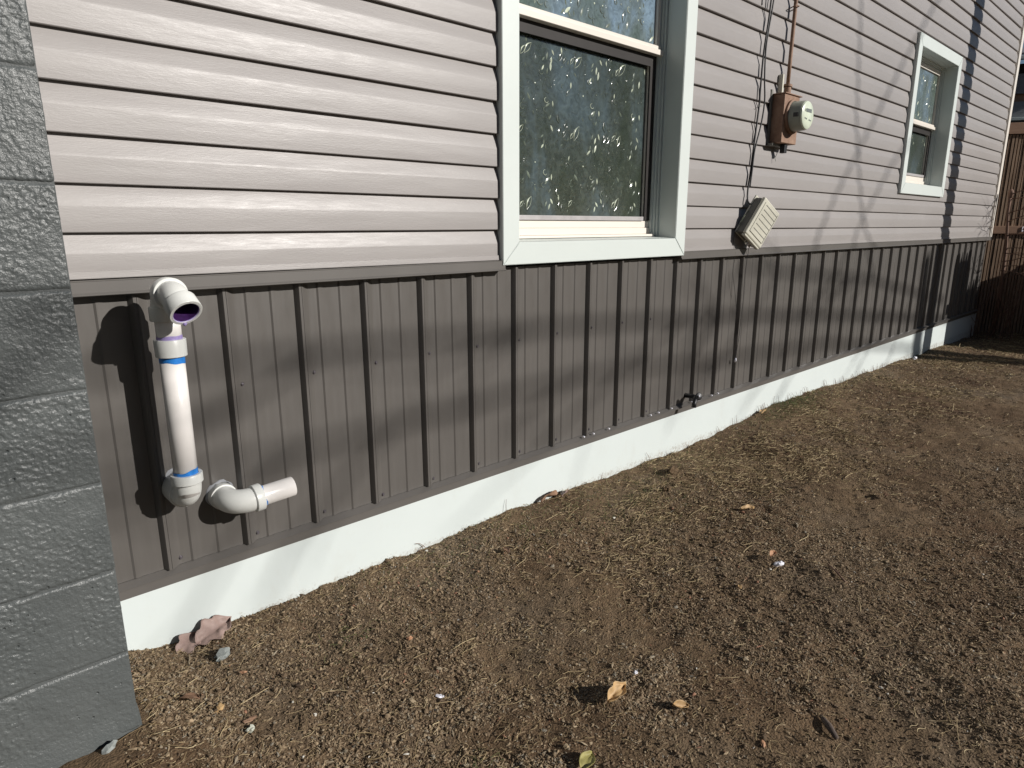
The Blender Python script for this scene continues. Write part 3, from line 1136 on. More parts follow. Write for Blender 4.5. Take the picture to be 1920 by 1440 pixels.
def block(x0, x1, z0, z1, seed):
    """front and right return as one gridded, roughened sheet with soft edges"""
    xm = max(x0, XB - 0.33)
    us = np.arange(xm, x1 - 0.001, 0.0020) if x1 > XB - 0.33 else np.array([])
    if x0 < xm or len(us) == 0:
        us = np.concatenate([np.linspace(x0, min(xm, x1), 10)[:-1], us]) if len(us) else np.linspace(x0, x1, 10)
    us = np.append(us[us < x1 - 0.001], x1)
    us[0] = x0
    zs = np.linspace(z0, z1, 98)
    ret = x1 > XB - 1e-4
    ys = np.linspace(YB, -0.004, 16)[1:] if ret else np.array([])
    cx = np.concatenate([us, np.full(len(ys), x1)])
    cy = np.concatenate([np.full(len(us), YB), ys])
    CX, Zg = np.meshgrid(cx, zs)
    CY = np.meshgrid(cy, zs)[0]
    A = CX - CY * 1.0 + seed * 1.7          # running coordinate round the corner
    smooth = np.clip((fbm(A, Zg, 9, 3) - 0.36) / 0.16, 0.35, 1)
    n1 = np.clip((fbm(A, Zg * 1.1, 165, 2, 0.55) - 0.40) / 0.2, 0, 1)
    n2 = fbm(A + 5, Zg, 170, 2)
    d = (n1 * 0.0012 + n2 * 0.0005) * smooth + (fbm(A, Zg, 22, 3) - 0.5) * 0.0028 - 0.002
    e = np.minimum(Zg - z0, z1 - Zg)
    wob = 0.004 + 0.006 * fbm(A, Zg, 30, 2)
    din = (0.0015 + 0.0045 * fbm(A * 1.3, Zg, 16, 3)) * np.clip(1 - e / wob, 0, 1) ** 1.5
    front = np.arange(len(cx)) < len(us)
    PX = CX.copy()
    PY = CY.copy()
    f = np.broadcast_to(front, CX.shape)
    PY = np.where(f, PY - d + din, PY)
    PX = np.where(f, PX, PX + d - din)
    if ret:
        k = len(us) - 1
        for q, (ox, oy) in {0: (-0.006, 0.006), 1: (-0.001, 0.0022), 2: (0, 0.0006)}.items():
            PX[:, k - q] += ox + d[:, k - q] * 0.9
            PY[:, k - q] += oy
    else:
        el = np.clip(1 - (x1 - CX) / 0.006, 0, 1)
        PY += 0.003 * el
    el = np.clip(1 - (CX - x0) / 0.006, 0, 1) * f
    PY = PY + 0.003 * el
    V = np.stack([PX, PY, Zg], -1).reshape(-1, 3)
    n = len(cx)
    nz_ = len(zs)
    idx = np.arange(n - 1)[None, :] + np.arange(nz_ - 1)[:, None] * n
    F = np.stack([idx, idx + 1, idx + n + 1, idx + n], -1).reshape(-1, 4).tolist()
    b = len(V)
    V = V.tolist() + [(x0, -0.004, z0), (x0, -0.004, z1)]
    F.append([b] + list(range(n))[::-1])
    F.append([b + 1] + [(nz_ - 1) * n + q for q in range(n)])
    return V, F


zj = [-0.03, 0.170, 0.371, 0.574, 0.777, 0.980, 1.184, 1.387, 1.590, 1.793, 1.996, 2.199, 2.402, 2.605, 2.81, 3.01, 3.21]
JT = 0.0022
Geo().box((-1.36, YB + 0.0045, -0.1), (XB - 0.0042, -0.006, 3.2)).obj('mortar', M['mortar'], bw, loc=(0.19, 0.40, -0.1))
for k in range(len(zj) - 1):
    z0, z1 = zj[k] + JT * 0.5, zj[k + 1] - JT * 0.5
    ln = 0.4064
    off = 0.0 if k % 2 else ln / 2
    xr = XB
    xl = XB - (ln if k % 2 else 0.27)
    j = 0
    while xr > -1.36:
        V, F = block(max(xl, -1.37) + (JT * 0.5), xr - (0 if j == 0 else JT * 0.5), z0, z1, k * 10 + j)
        if j > 0:      # inner blocks only need their front
            pass
        o = mesh_obj('block', V, F, M['block'], bw, True, loc=(0.19, 0.40, -0.1))
        smooth_by_angle(o, 50)
        xr = xl
        xl = xr - ln
        j += 1
# slumped painted mortar toe at the foot of the corner
G = Geo()
nn = 22
mm = 10
V = []
for i in range(nn + 1):
    a = i / nn
    # runs along the front, round the corner
    if a < 0.72:
        bx = -1.3 + (XB + 1.3) * a / 0.72
        by = YB
        nx_, ny_ = 0, -1
    else:
        bx = XB
        by = YB + (a - 0.72) / 0.28 * 0.36
        nx_, ny_ = 1, 0
    if 0.68 < a < 0.78:
        nx_, ny_ = 0.7, -0.7
    for j in range(mm + 1):
        t = j / mm
        z = 0.06 + 0.17 * t
        w = 0.014 * (1 - t) ** 0.8 * (0.7 + 0.8 * float(vnoise(bx * 1.7 + by, z, 14))) - 0.003
        V.append((bx + nx_ * w, by + ny_ * w, z))
F = [(i * (mm + 1) + j, (i + 1) * (mm + 1) + j, (i + 1) * (mm + 1) + j + 1, i * (mm + 1) + j + 1) for i in range(nn) for j in range(mm)]
o = mesh_obj('footing', V, F, M['block'], bw, True, loc=(0.19, 0.40, -0.1))


# ------------------------------------------------------------------ PVC plumbing
def ring_profile(pts, origin, axis, n=36):
    return Geo().lathe(pts, origin, axis, n)


def arc(c, a, b, r, ang0, ang1, n=12):
    """points c + r*(cos*a + sin*b)"""
    a, b, c = Vector(a), Vector(b), Vector(c)
    return [c + (a * math.cos(ang0 + (ang1 - ang0) * i / n) + b * math.sin(ang0 + (ang1 - ang0) * i / n)) * r for i in range(n + 1)]


PX, PY = 0.047, -0.125
pr_, fr_ = 0.0301, 0.0375
vent = empty('vent_pipe', 'white pipe standing upright against the wall and hooked over at the top', 'pipe', (PX, PY, 0.55))


def local(o, root):
    o.location = -root.location
    return o


local(Geo().tube([(PX - 0.001, PY, 0.60), (PX - 0.001, PY, 0.8), (PX, PY, 1.0)], pr_, 40).obj('pipe', M['pvc'], vent, True), vent)
local(Geo().tube([(PX, PY, 1.0), (PX, PY, 1.10)], pr_, 40).obj('pipe', M['pvc'], vent, True), vent)
g = ring_profile([(0.0300, 0.0), (fr_ - 0.001, 0.0), (fr_, 0.001), (fr_ + 0.0008, 0.043), (fr_, 0.0445), (0.0300, 0.0450)], (PX, PY, 0.981), (0.0, 0, 1))
local(smooth_by_angle(g.obj('coupling', M['pvc_fit'], vent), 40), vent)


def stain(z0, z1, amp, seed, mat, root, cx, cy, rad, axis='z', n=48):
    rr = random.Random(seed)
    ph = [rr.uniform(0, 6) for _ in range(4)]
    V = []
    for i in range(n):
        a = 2 * PI * i / n
        w = amp * (math.sin(a * 1 + ph[0]) * .5 + math.sin(a * 2 + ph[1]) * .3 + math.sin(a * 5 + ph[2]) * .2)
        for z in (z0, z1 + w):
            if axis == 'z':
                V.append((cx + rad * math.cos(a), cy + rad * math.sin(a), z))
            else:
                V.append((z, cx + rad * math.cos(a), cy + rad * math.sin(a)))
    F = [(2 * i, 2 * ((i + 1) % n), 2 * ((i + 1) % n) + 1, 2 * i + 1) for i in range(n)]
    return local(mesh_obj('stain', V, F, mat, root, True), root)


stain(1.024, 1.036, 0.004, 1, M['primer'], vent, PX, PY, pr_ + 0.0004)
stain(0.983, 0.966, 0.006, 2, M['cement'], vent, PX, PY, pr_ + 0.0005)
stain(0.656, 0.672, 0.006, 3, M['cement'], vent, PX - 0.001, PY, pr_ + 0.0005)


def elbow(name, path, root, hubs, mat=None, rb=0.0345):
    """path: points of the bend; hubs: list of (origin, axis, length, radius)"""
    G = Geo()
    G.tube(path, rb, 36, False)
    for (o_, ax, ln, r) in hubs:
        G.lathe([(rb - 0.001, 0.0), (r - 0.0015, 0.0), (r, 0.0015), (r, ln - 0.0015), (r - 0.0012, ln), (0.0305, ln), (0.0302, 0.002)], o_, ax, 40)
    o = G.obj(name, mat or M['pvc_fit'], root)
    smooth_by_angle(o, 40)
    return local(o, root)


# lower elbow: turns from the vertical pipe into the wall
zc = 0.600
rbend = 0.046
path = arc((PX, PY + rbend, zc + 0.034), (0, -1, 0), (0, 0, -1), rbend, 0, PI / 2)
elbow('elbow', [(PX, PY, zc + 0.05)] + path, vent,
      [((PX, PY, zc + 0.034), (0, 0, 1), 0.026, 0.0402), ((PX, PY + rbend - 0.006, zc - 0.012), (0, 1, 0), 0.085, 0.0395)])
# upper elbow: turns from the vertical towards the viewer
z1_ = 1.098
path = arc((PX, PY - 0.040, z1_ + 0.006), (0, 1, 0), (0, 0, 1), 0.040, 0, PI / 2)
elbow('elbow', path, vent, [((PX, PY, z1_ + 0.012), (0, 0, -1), 0.036, 0.0400), ((PX, PY - 0.030, z1_ + 0.046), (0, -1, 0), 0.030, 0.0408)])
# second elbow: 45 degrees down, open end
yy = PY - 0.058
rb2 = 0.062
cc_ = Vector((PX, yy - 0.004, z1_ + 0.046 - rb2))
path = [(PX, yy + 0.012, z1_ + 0.046)] + arc(cc_, (0, 0, 1), (0, -1, 0), rb2, 0, math.radians(48))
end = Vector(path[-1])
dirn = Vector((0.13, -0.76, -0.64)).normalized()
end = end + Vector((0.003, 0, 0.003))
G = Geo()
G.tube(path, 0.0335, 40, False)
G.lathe([(0.034, -0.006), (0.0378, -0.003), (0.0390, 0.0), (0.0394, 0.034), (0.0384, 0.0355), (0.0318, 0.0355), (0.0306, 0.033)], end, dirn, 44)
o = G.obj('elbow', M['pvc_fit'], vent)
smooth_by_angle(o, 40)
local(o, vent)
G = Geo()
G.lathe([(0.0335, 0.0357), (0.0305, 0.0342), (0.0303, 0.0325)], end, dirn, 40)
local(smooth_by_angle(G.obj('primer_coat', M['primer'], vent), 60), vent)
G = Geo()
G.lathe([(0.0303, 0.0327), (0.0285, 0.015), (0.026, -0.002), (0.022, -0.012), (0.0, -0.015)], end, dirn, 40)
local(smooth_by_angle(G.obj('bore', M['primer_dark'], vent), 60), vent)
# drip of primer at the lip
G = Geo()
lip = end + dirn * 0.0355 + Vector((0.004, 0, 0)) + (Vector((0, 0, -1)) - dirn * Vector((0, 0, -1)).dot(dirn)).normalized() * 0.038
G.tube([lip + Vector((0, 0.001, 0.002)), lip + Vector((0, 0, -0.001)), lip + Vector((0, 0, -0.005))], [0.006, 0.005, 0.001], 10)
local(G.obj('drip', M['primer'], vent, True), vent)
# caulk at the wall
G = Geo()
G.lathe([(0.050, 0.0), (0.047, 0.004), (0.041, 0.008), (0.039, 0.010)], (PX, -0.001, zc - 0.012), (0, -1, 0), 30)
rr = random.Random(4)
G.v = [(x + rr.uniform(-.003, .003), y, z + rr.uniform(-.003, .003)) for x, y, z in G.v]
local(G.obj('caulk', M['sealant'], vent, True), vent)

stub = empty('drain_stub', 'short white pipe stub on an elbow pointing sideways low on the metal skirt', 'pipe', (0.165, -0.05, 0.53))
SX, SZ = 0.162, 0.525
rb3 = 0.055
c3 = Vector((SX + rb3 + 0.006, -0.052, SZ))
tilt = 0.045
path = [Vector((SX + 0.006, -0.012, SZ))] + arc(c3, (-1, 0, 0), (0, -1, 0), rb3, 0, PI / 2, 14)
path = [Vector(q) + Vector((0, 0, max(0, (Vector(q).x - SX - 0.02)) * tilt)) for q in path]
e3 = Vector(path[-1])
d3 = Vector((1, -0.02, tilt * 1.3)).normalized()
G = Geo()
G.tube(path, 0.0350, 36, False)
G.lathe([(0.034, -0.002), (0.0385, 0.0), (0.0402, 0.002), (0.0402, 0.024), (0.0390, 0.0255), (0.0302, 0.0255)], e3, d3, 40)
G.lathe([(0.034, 0.0), (0.0375, 0.0015), (0.0388, 0.004), (0.0388, 0.034), (0.034, 0.0355)], (SX + 0.006, 0.002, SZ), (0, -1, 0), 40)
o = G.obj('elbow', M['pvc_fit'], stub)
local(smooth_by_angle(o, 40), stub)
G = Geo()
G.lathe([(0.0300, 0.0), (0.0300, 0.112), (0.0293, 0.1130), (0.0268, 0.1130), (0.0262, 0.06), (0.0, 0.058)], e3 + d3 * 0.01, d3, 44)
local(smooth_by_angle(G.obj('pipe', M['pvc'], stub), 40), stub)
G = Geo()
ring = []
rr = random.Random(8)
N_ = 44
axx = d3.orthogonal().normalized()
ayy = d3.cross(axx)
V = []
for i in range(N_):
    a = 2 * PI * i / N_
    w = 0.006 + 0.004 * math.sin(a * 2 + 1) + rr.uniform(-0.001, 0.001)
    for h in (0.0245, 0.0255 + w):
        V.append(e3 + d3 * h + (axx * math.cos(a) + ayy * math.sin(a)) * 0.0305)
local(mesh_obj('stain', V, [(2 * i, 2 * ((i + 1) % N_), 2 * ((i + 1) % N_) + 1, 2 * i + 1) for i in range(N_)], M['cement'], stub, True), stub)
G = Geo()
G.lathe([(0.043, 0.0), (0.042, 0.003), (0.040, 0.005), (0.038, 0.007)], (SX + 0.006, -0.001, SZ), (0, -1, 0), 26)
G.v = [(x + rr.uniform(-.002, .002), y, z + rr.uniform(-.001, .004)) for x, y, z in G.v]
local(G.obj('caulk', M['sealant'], stub, True), stub)

g = Geo()
for z0_, z1_m in ((0.79, 0.802), (0.806, 0.812), (0.816, 0.832), (0.875, 0.88), (0.884, 0.89)):
    a = math.radians(205)
    c_ = Vector((PX + 0.03035 * math.cos(a), PY + 0.03035 * math.sin(a), 0))
    g.add([c_ + Vector((-.0012, .0026, z0_)), c_ + Vector((.0012, -.0026, z0_)), c_ + Vector((.0012, -.0026, z1_m)), c_ + Vector((-.0012, .0026, z1_m))], [(0, 1, 2, 3)])
local(g.obj('printed_mark', M['black'], vent), vent)

# ------------------------------------------------------------------ electricity meter
mt = empty('electric_meter', 'round electricity meter on a rusty brown box fed by a conduit pipe', 'electric meter', (3.46, -0.03, 1.76))
mx0, mx1, mz0, mz1 = 3.372, 3.560, 1.768, 2.028
g = Geo().bbox((mx0, -0.100, mz0), (mx1, -0.0235, mz1), 0.004)
local(g.obj('box', M['rust'], mt), mt)
local(Geo().bbox((mx0 - 0.007, -0.108, mz1 + 0.0005), (mx1 + 0.014, -0.022, mz1 + 0.006), 0.0015).obj('lid_lip', M['rust'], mt), mt)
local(Geo().bbox((mx0 - 0.020, -0.0300, mz0 - 0.012), (mx0 - 0.0005, -0.022, mz1 + 0.028), 0.001).bbox((mx0 - 0.02, -0.06, mz0 - 0.014), (mx1 - 0.02, -0.022, mz0 - 0.0005), 0.001).obj('backing_plate', M['box_dark'], mt), mt)
mc = Vector((3.476, -0.100, 1.913))
g = Geo().lathe([(0.093, 0.0), (0.093, 0.012), (0.088, 0.016), (0.084, 0.017)], mc, (0, -1, 0), 48)
local(smooth_by_angle(g.obj('ring', M['rust'], mt), 40), mt)
g = Geo().lathe([(0.083, 0.012), (0.081, 0.020), (0.079, 0.075), (0.076, 0.083)], mc, (0, -1, 0), 48)
local(smooth_by_angle(g.obj('cover', M['meter_grey'], mt), 40), mt)
g = Geo().lathe([(0.0762, 0.0825), (0.0735, 0.091), (0.064, 0.096), (0.0, 0.097)], mc, (0, -1, 0), 48)
local(smooth_by_angle(g.obj('dial_face', M['meter_face'], mt), 40), mt)
yf = mc.y - 0.0978
local(Geo().box((mc.x - 0.030, yf, mc.z + 0.014), (mc.x + 0.034, yf + 0.003, mc.z + 0.033)).obj('display', M['lcd'], mt), mt)
local(Geo().box((mc.x - 0.045, yf, mc.z + 0.016), (mc.x - 0.036, yf + 0.003, mc.z + 0.030)).box((mc.x - 0.046, yf, mc.z - 0.022), (mc.x - 0.034, yf + 0.003, mc.z - 0.016))
      .box((mc.x - 0.030, yf, mc.z - 0.025), (mc.x - 0.018, yf + 0.003, mc.z - 0.018)).box((mc.x + 0.006, yf, mc.z - 0.028), (mc.x + 0.018, yf + 0.003, mc.z - 0.022))
      .box((mc.x + 0.022, yf, mc.z - 0.030), (mc.x + 0.034, yf + 0.003, mc.z - 0.024)).obj('dial_marks', M['lcd'], mt), mt)
local(Geo().box((mc.x - 0.083, mc.y - 0.074, mc.z - 0.012), (mc.x - 0.076, mc.y - 0.046, mc.z + 0.010)).obj('port', M['black'], mt), mt)
local(Geo().bbox((mx0 + 0.082, -0.085, mz0 - 0.050), (mx0 + 0.112, -0.055, mz0 - 0.002), 0.002).obj('knockout_plug', M['black'], mt), mt)
# clevis and conduit
g = Geo().tube([(3.472, -0.062, mz1 + 0.004), (3.474, -0.062, mz1 + 0.05)], 0.019, 20).tube([(3.474, -0.062, mz1 + 0.05), (3.476, -0.062, mz1 + 0.062)], 0.024, 20)
local(g.obj('hub', M['conduit'], mt), mt)
g = Geo().tube([(3.476, -0.060, mz1 + 0.055), (3.488, -0.056, 2.25), (3.502, -0.053, 2.55), (3.522, -0.05, 3.1), (3.54, -0.05, 4.2)], 0.0105, 14)
local(g.obj('conduit', M['conduit'], mt, True), mt)
local(Geo().bbox((3.428, -0.052, mz1 + 0.010), (3.444, -0.024, mz1 + 0.115), 0.002).obj('clip', M['box'], mt), mt)
for z in (2.5, 3.2):
    local(Geo().tube([(3.50 + (z - 2.5) * 0.03, -0.023, z), (3.50 + (z - 2.5) * 0.03 - .03, -0.07, z), (3.50 + (z - 2.5) * .03 + .0, -0.075, z), (3.54 + (z - 2.5) * 0.03, -0.023, z)], 0.003, 6).obj('strap', M['rust'], mt), mt)
local(Geo().tube([(3.44, -0.03, mz0 - 0.016), (3.448, -0.045, mz0 - 0.05), (3.437, -0.04, mz0 - 0.075), (3.441, -0.045, mz0 - 0.095)], 0.0018, 5).obj('loose_wire', M['wire'], mt), mt)

# ------------------------------------------------------------------ telecom box hanging askew
tb = empty('utility_box', 'cream grey plastic phone box hanging crooked on the siding by its black cables', 'utility box', (3.188, -0.101, 1.323))
tb.rotation_euler = Euler((0.10, 0.537 + 0.04, -0.16), 'XYZ')
w_, h_, d_ = 0.082, 0.112, 0.030
Geo().bbox((-w_, -0.004, -h_), (w_, d_ + 0.028, h_), 0.008).obj('housing', M['box_dark'], tb)
Geo().bbox((-w_ - 0.004, d_ + 0.010, -h_ - 0.006), (w_ + 0.004, d_ + 0.020, h_ + 0.012), 0.003).obj('backplate', M['box'], tb)
Geo().bbox((-w_ - 0.003, -0.028, -h_ - 0.003), (w_ + 0.003, -0.0045, h_ + 0.003), 0.007).obj('cover', M['box'], tb)
o = Geo().bbox((-w_ + 0.016, -0.0315, -h_ + 0.022), (w_ - 0.012, -0.027, h_ - 0.016), 0.002)
o = o.obj('cover_panel', M['box'], tb)
for k in range(6):
    z = h_ - 0.030 - k * 0.029
    Geo().box((-w_ + 0.030, -0.0326, z), (w_ - 0.013, -0.0312, z + 0.0032)).obj('groove', M['box_dark'], tb)
Geo().box((w_ - 0.0145, -0.0326, -h_ + 0.024), (w_ - 0.0118, -0.0312, h_ - 0.018)).obj('groove', M['box_dark'], tb)
Geo().bbox((-w_ + 0.004, -0.026, -h_ - 0.016), (w_ - 0.004, 0.0, -h_ - 0.0035), 0.005).obj('bottom_lip', M['box'], tb)
Geo().tube([(-0.02, 0.0, -h_ - 0.006), (-0.03, -0.004, -h_ - 0.028), (-0.014, -0.004, -h_ - 0.036), (-0.006, 0.0, -h_ - 0.006)], 0.003, 7).obj('latch', M['box'], tb)
Geo().bbox((0.01, 0.004, -h_ - 0.02), (0.03, 0.02, -h_ - 0.002), 0.003).bbox((0.045, 0.0, -h_ - 0.014), (0.06, 0.016, -h_ - 0.002), 0.003).obj('grommet', M['paper'], tb)
Geo().tube([(-w_ - 0.006, d_, 0.02), (-w_ - 0.02, d_ - 0.004, -0.03), (-w_ - 0.014, d_, -0.08)], 0.0022, 6).obj('ground_wire', M['leafgreen'], tb)


def cable(name, ctrl, rad, mat, label, group=None, n=5, jit=0.0):
    pts = [Vector(p) for p in ctrl]
    out = []
    for i in range(len(pts) - 1):
        p0 = pts[max(0, i - 1)]
        p1, p2 = pts[i], pts[i + 1]
        p3 = pts[min(len(pts) - 1, i + 2)]
        for k in range(n):
            t = k / n
            out.append(0.5 * ((2 * p1) + (-p0 + p2) * t + (2 * p0 - 5 * p1 + 4 * p2 - p3) * t * t + (-p0 + 3 * p1 - 3 * p2 + p3) * t ** 3))
    out.append(pts[-1])
    g = Geo().tube(out, rad, 7)
    o = g.obj(name, mat, None, True)
    base = out[-1]
    tag(o, label, 'cable', group)
    return o


cable('cable', [(3.245, -0.050, 4.4), (3.238, -0.052, 3.0), (3.232, -0.050, 2.62), (3.222, -0.046, 2.40), (3.205, -0.040, 2.22), (3.203, -0.038, 2.02), (3.207, -0.036, 1.95), (3.190, -0.036, 1.80),
                (3.172, -0.034, 1.60), (3.158, -0.034, 1.51), (3.145, -0.045, 1.445), (3.165, -0.06, 1.42)], 0.0050, M['cable'],
      'thick black cable hanging straight down the siding into the crooked box')
cable('cable', [(3.300, -0.046, 4.4), (3.285, -0.05, 3.0), (3.262, -0.05, 2.6), (3.246, -0.05, 2.46), (3.212, -0.048, 2.26), (3.216, -0.05, 2.10), (3.238, -0.05, 1.98), (3.228, -0.046, 1.86),
                (3.186, -0.042, 1.72), (3.170, -0.044, 1.6), (3.156, -0.046, 1.52)], 0.0042, M['cable'],
      'thinner black cable bowing to the right beside the thick one')
cable('cable', [(3.182, -0.026, 4.4), (3.180, -0.026, 3.0), (3.176, -0.0255, 2.70), (3.175, -0.0255, 2.55), (3.172, -0.0255, 2.45)], 0.0034, M['cable'],
      'third black cable left of the pair, ending near the top of the photo')
Geo_tie = Geo().tube([(3.222, -0.03, 1.952), (3.20, -0.056, 1.948), (3.185, -0.045, 1.945)], 0.0016, 5).obj('cable_tie', M['wire'], None)
tag(Geo_tie, 'thin grey tie round the black cables beside the meter box', 'cable tie')
w0 = cable('loose_wire', [(3.155, -0.07, 1.235), (3.170, -0.06, 1.205), (3.188, -0.050, 1.160), (3.196, -0.040, 1.10), (3.206, -0.030, 1.02), (3.214, -0.028, 0.90), (3.205, -0.028, 0.78), (3.203, -0.027, 0.70),
                          (3.196, -0.026, 0.62), (3.176, -0.024, 0.53)], 0.0013, M['cable'], 'thin wire dangling from the crooked box down the metal skirt')
w1_ = cable('loose_wire', [(3.09, -0.032, 1.30), (3.055, -0.030, 1.26), (3.045, -0.030, 1.22), (3.060, -0.034, 1.185), (3.062, -0.040, 1.15), (3.08, -0.022, 1.05), (3.115, -0.022, 0.95), (3.14, -0.02, 0.88), (3.165, -0.022, 0.80)], 0.0012, M['cable'],
            'thin stray wire curling below the left side of the crooked box')
g = Geo().tube([(3.176, -0.030, 0.535), (3.176, -0.028, 0.520), (3.180, -0.024, 0.508)], [0.004, 0.007, 0.004], 8).obj('wire_tip', M['paper'], None, True)
tag(g, 'small white connector at the end of the dangling wire', 'connector')

# black hose tap poking out of the skirt
hb = empty('hose_tap', 'small black hose tap sticking out low from the metal skirt', 'tap', (2.66, -0.03, 0.385))
local(Geo().tube([(2.690, 0.0, 0.385), (2.690, -0.05, 0.388), (2.680, -0.075, 0.386)], [0.013, 0.013, 0.015], 14).obj('body', M['black'], hb, True), hb)
local(Geo().tube([(2.680, -0.075, 0.388), (2.655, -0.088, 0.384), (2.635, -0.095, 0.368), (2.628, -0.097, 0.345)], [0.014, 0.013, 0.012, 0.013], 14).obj('spout', M['black'], hb, True), hb)
local(Geo().tube([(2.680, -0.075, 0.39), (2.668, -0.098, 0.402)], 0.004, 8).lathe([(0.004, 0), (0.020, 0.001), (0.021, 0.004), (0.018, 0.006), (0.002, 0.006)], (2.668, -0.098, 0.401), (-.45, -.88, .3), 14).obj('handle', M['black'], hb, True), hb)
local(Geo().lathe([(0.005, 0), (0.005, 0.003), (0.0, 0.004)], (2.662, -0.105, 0.404), (-.45, -.88, .3), 10).obj('handle_screw', M['paper'], hb, True), hb)


# ------------------------------------------------------------------ litter on the ground
def gz(x, y):
    return float(ground_h(np.array([x]), np.array([y]))[0])


def dead_leaf(name, x, y, L, W, rz, curl, mat, label, lobes=0, lift=0.0, roll=0.0, pitch=0.0, yoff=0):
    n, m = 16, 6
    V = []
    rr = random.Random(int(L * 1e5) + int(x * 100))
    for i in range(n + 1):
        t = i / n
        w = W * 0.5 * math.sin(PI * min(1, t * 0.97 + 0.02)) ** 0.75
        if lobes:
            w *= 0.62 + 0.42 * abs(math.sin(t * PI * lobes + 0.6))
        for j in range(-m, m + 1):
            s = j / m
            z = curl * W * (s * s) * 0.35 + 0.05 * L * (float(vnoise(t * 3 + x * 7, s * 1.5 + y * 5, 1.6)) - .5) * 2 + 0.07 * L * math.sin(t * PI * 1.1) + 0.015 * L * math.sin(s * 5 + t * 5 + x * 9) - 0.04 * W * math.exp(-(s * 6) ** 2)
            V.append(((t - 0.5) * L + 0.02 * L * math.sin(s * 3), w * s * (1 - 0.25 * abs(curl) * s * s), z + rr.uniform(-1, 1) * 0.006 * L))
    k = 2 * m + 1
    F = [(i * k + j, i * k + j + 1, (i + 1) * k + j + 1, (i + 1) * k + j) for i in range(n) for j in range(k - 1)]
    o = mesh_obj(name, V, F, mat, None, True)
    o.rotation_euler = (roll, pitch, rz)
    o.location = (x, y, gz(x, y) + 0.006 + lift)
    sol = o.modifiers.new('thickness', 'SOLIDIFY')
    sol.thickness = 0.0006
    tag(o, label, 'leaf')
    return o


dead_leaf('dead_leaf', 0.015, -0.045, 0.095, 0.075, 0.75, 0.35, M['leaf_mauve'], 'curled mauve brown leaf leaning on the white board by the block pier, lower half', 2, 0.004, 0.35, -0.25)
dead_leaf('dead_leaf', 0.092, -0.040, 0.125, 0.095, 0.30, 0.35, M['leaf_mauve'], 'large mauve brown leaf against the white board, right of the curled one', 3, 0.006, 0.45, -0.18)
dead_leaf('dead_leaf', 0.775, -1.035, 0.085, 0.05, 0.08, 0.7, M['leaf_tan'], 'tan curled leaf casting a shadow near the bottom centre', 2, 0.002, 0.30, -0.05)
dead_leaf('dead_leaf', 0.862, -1.175, 0.045, 0.028, -0.6, 0.9, M['leaf_tan'], 'small tan curled leaf just right of the larger tan one', 0, 0.008, 0.3, 0.2)
dead_leaf('dead_leaf', 1.57, -0.030, 0.13, 0.055, 0.15, 0.5, M['leaf_brown'], 'long brown leaf lying along the foot of the white board below the window', 3, 0.012, -0.5, 0)
dead_leaf('dead_leaf', 1.66, -0.045, 0.08, 0.04, 0.4, 0.5, M['leaf_mauve'], 'short mauve leaf touching the right end of the long brown one', 2, 0.010, -0.4, 0)
dead_leaf('dead_leaf', 0.551, -1.126, 0.06, 0.04, 0.3, 0.4, M['leaf_yellow'], 'yellow green leaf cut by the bottom edge of the photo', 0, 0.006, 0.1, 0)
dead_leaf('dead_leaf', 2.747, -1.045, 0.055, 0.026, 0.4, 0.9, M['leaf_brown'], 'small dark brown curled leaf alone on the packed soil at the right', 0, 0.010, 0.4, 0)
dead_leaf('dead_leaf', 2.152, -0.680, 0.07, 0.03, -0.5, 0.7, M['leaf_tan'], 'pale tan leaf scrap in the middle of the yard', 2, 0.006, 0.2, 0)
dead_leaf('dead_leaf', 1.80, -0.965, 0.05, 0.028, 0.1, 0.7, M['orange'], 'orange brown leaf scrap lying over a white paper scrap', 0, 0.020, 0.3, 0)
dead_leaf('dead_leaf', 1.522, -0.985, 0.028, 0.015, 0.7, 0.2, M['leaf_tan'], 'tiny tan oval leaf left of the white paper scrap', 0, 0.003, 0, 0)
dead_leaf('dead_leaf', -0.075, -0.36, 0.05, 0.03, 2.4, 0.5, M['leaf_brown'], 'brown leaf scrap beside the corner of the block pier', 0, 0.008, 0.2, 0)
dead_leaf('dead_leaf', 3.55, -0.05, 0.09, 0.05, 0.2, 0.5, M['leaf_tan'], 'tan leaf at the wall foot next to the green grass tuft', 2, 0.008, -0.3, 0)
dead_leaf('dead_leaf', 1.10, -0.25, 0.045, 0.03, 1.2, 0.5, M['leaf_brown'], 'brown leaf scrap on the grit below the near end of the window', 0, 0.006, 0.2, 0)


def scrap(name, x, y, sx, sy, sz, rz, mat, label, cat, seed=0, lift=0.0):
    bm = bmesh.new()
    bmesh.ops.create_icosphere(bm, subdivisions=2, radius=0.5)
    rr = random.Random(seed)
    off = [Vector((rr.uniform(-.16, .16), rr.uniform(-.16, .16), rr.uniform(-.16, .16))) for _ in bm.verts]
    for v, o_ in zip(bm.verts, off):
        q = v.co + o_
        v.co = Vector((q.x * sx, q.y * sy, q.z * sz))
    me = bpy.data.meshes.new(name)
    bm.to_mesh(me)
    bm.free()
    me.materials.append(mat)
    o = bpy.data.objects.new(name, me)
    COL.objects.link(o)
    o.location = (x, y, gz(x, y) + sz * 0.35 + lift)
    o.rotation_euler = (rr.uniform(-.2, .2), rr.uniform(-.2, .2), rz)
    tag(o, label, cat)
    return o


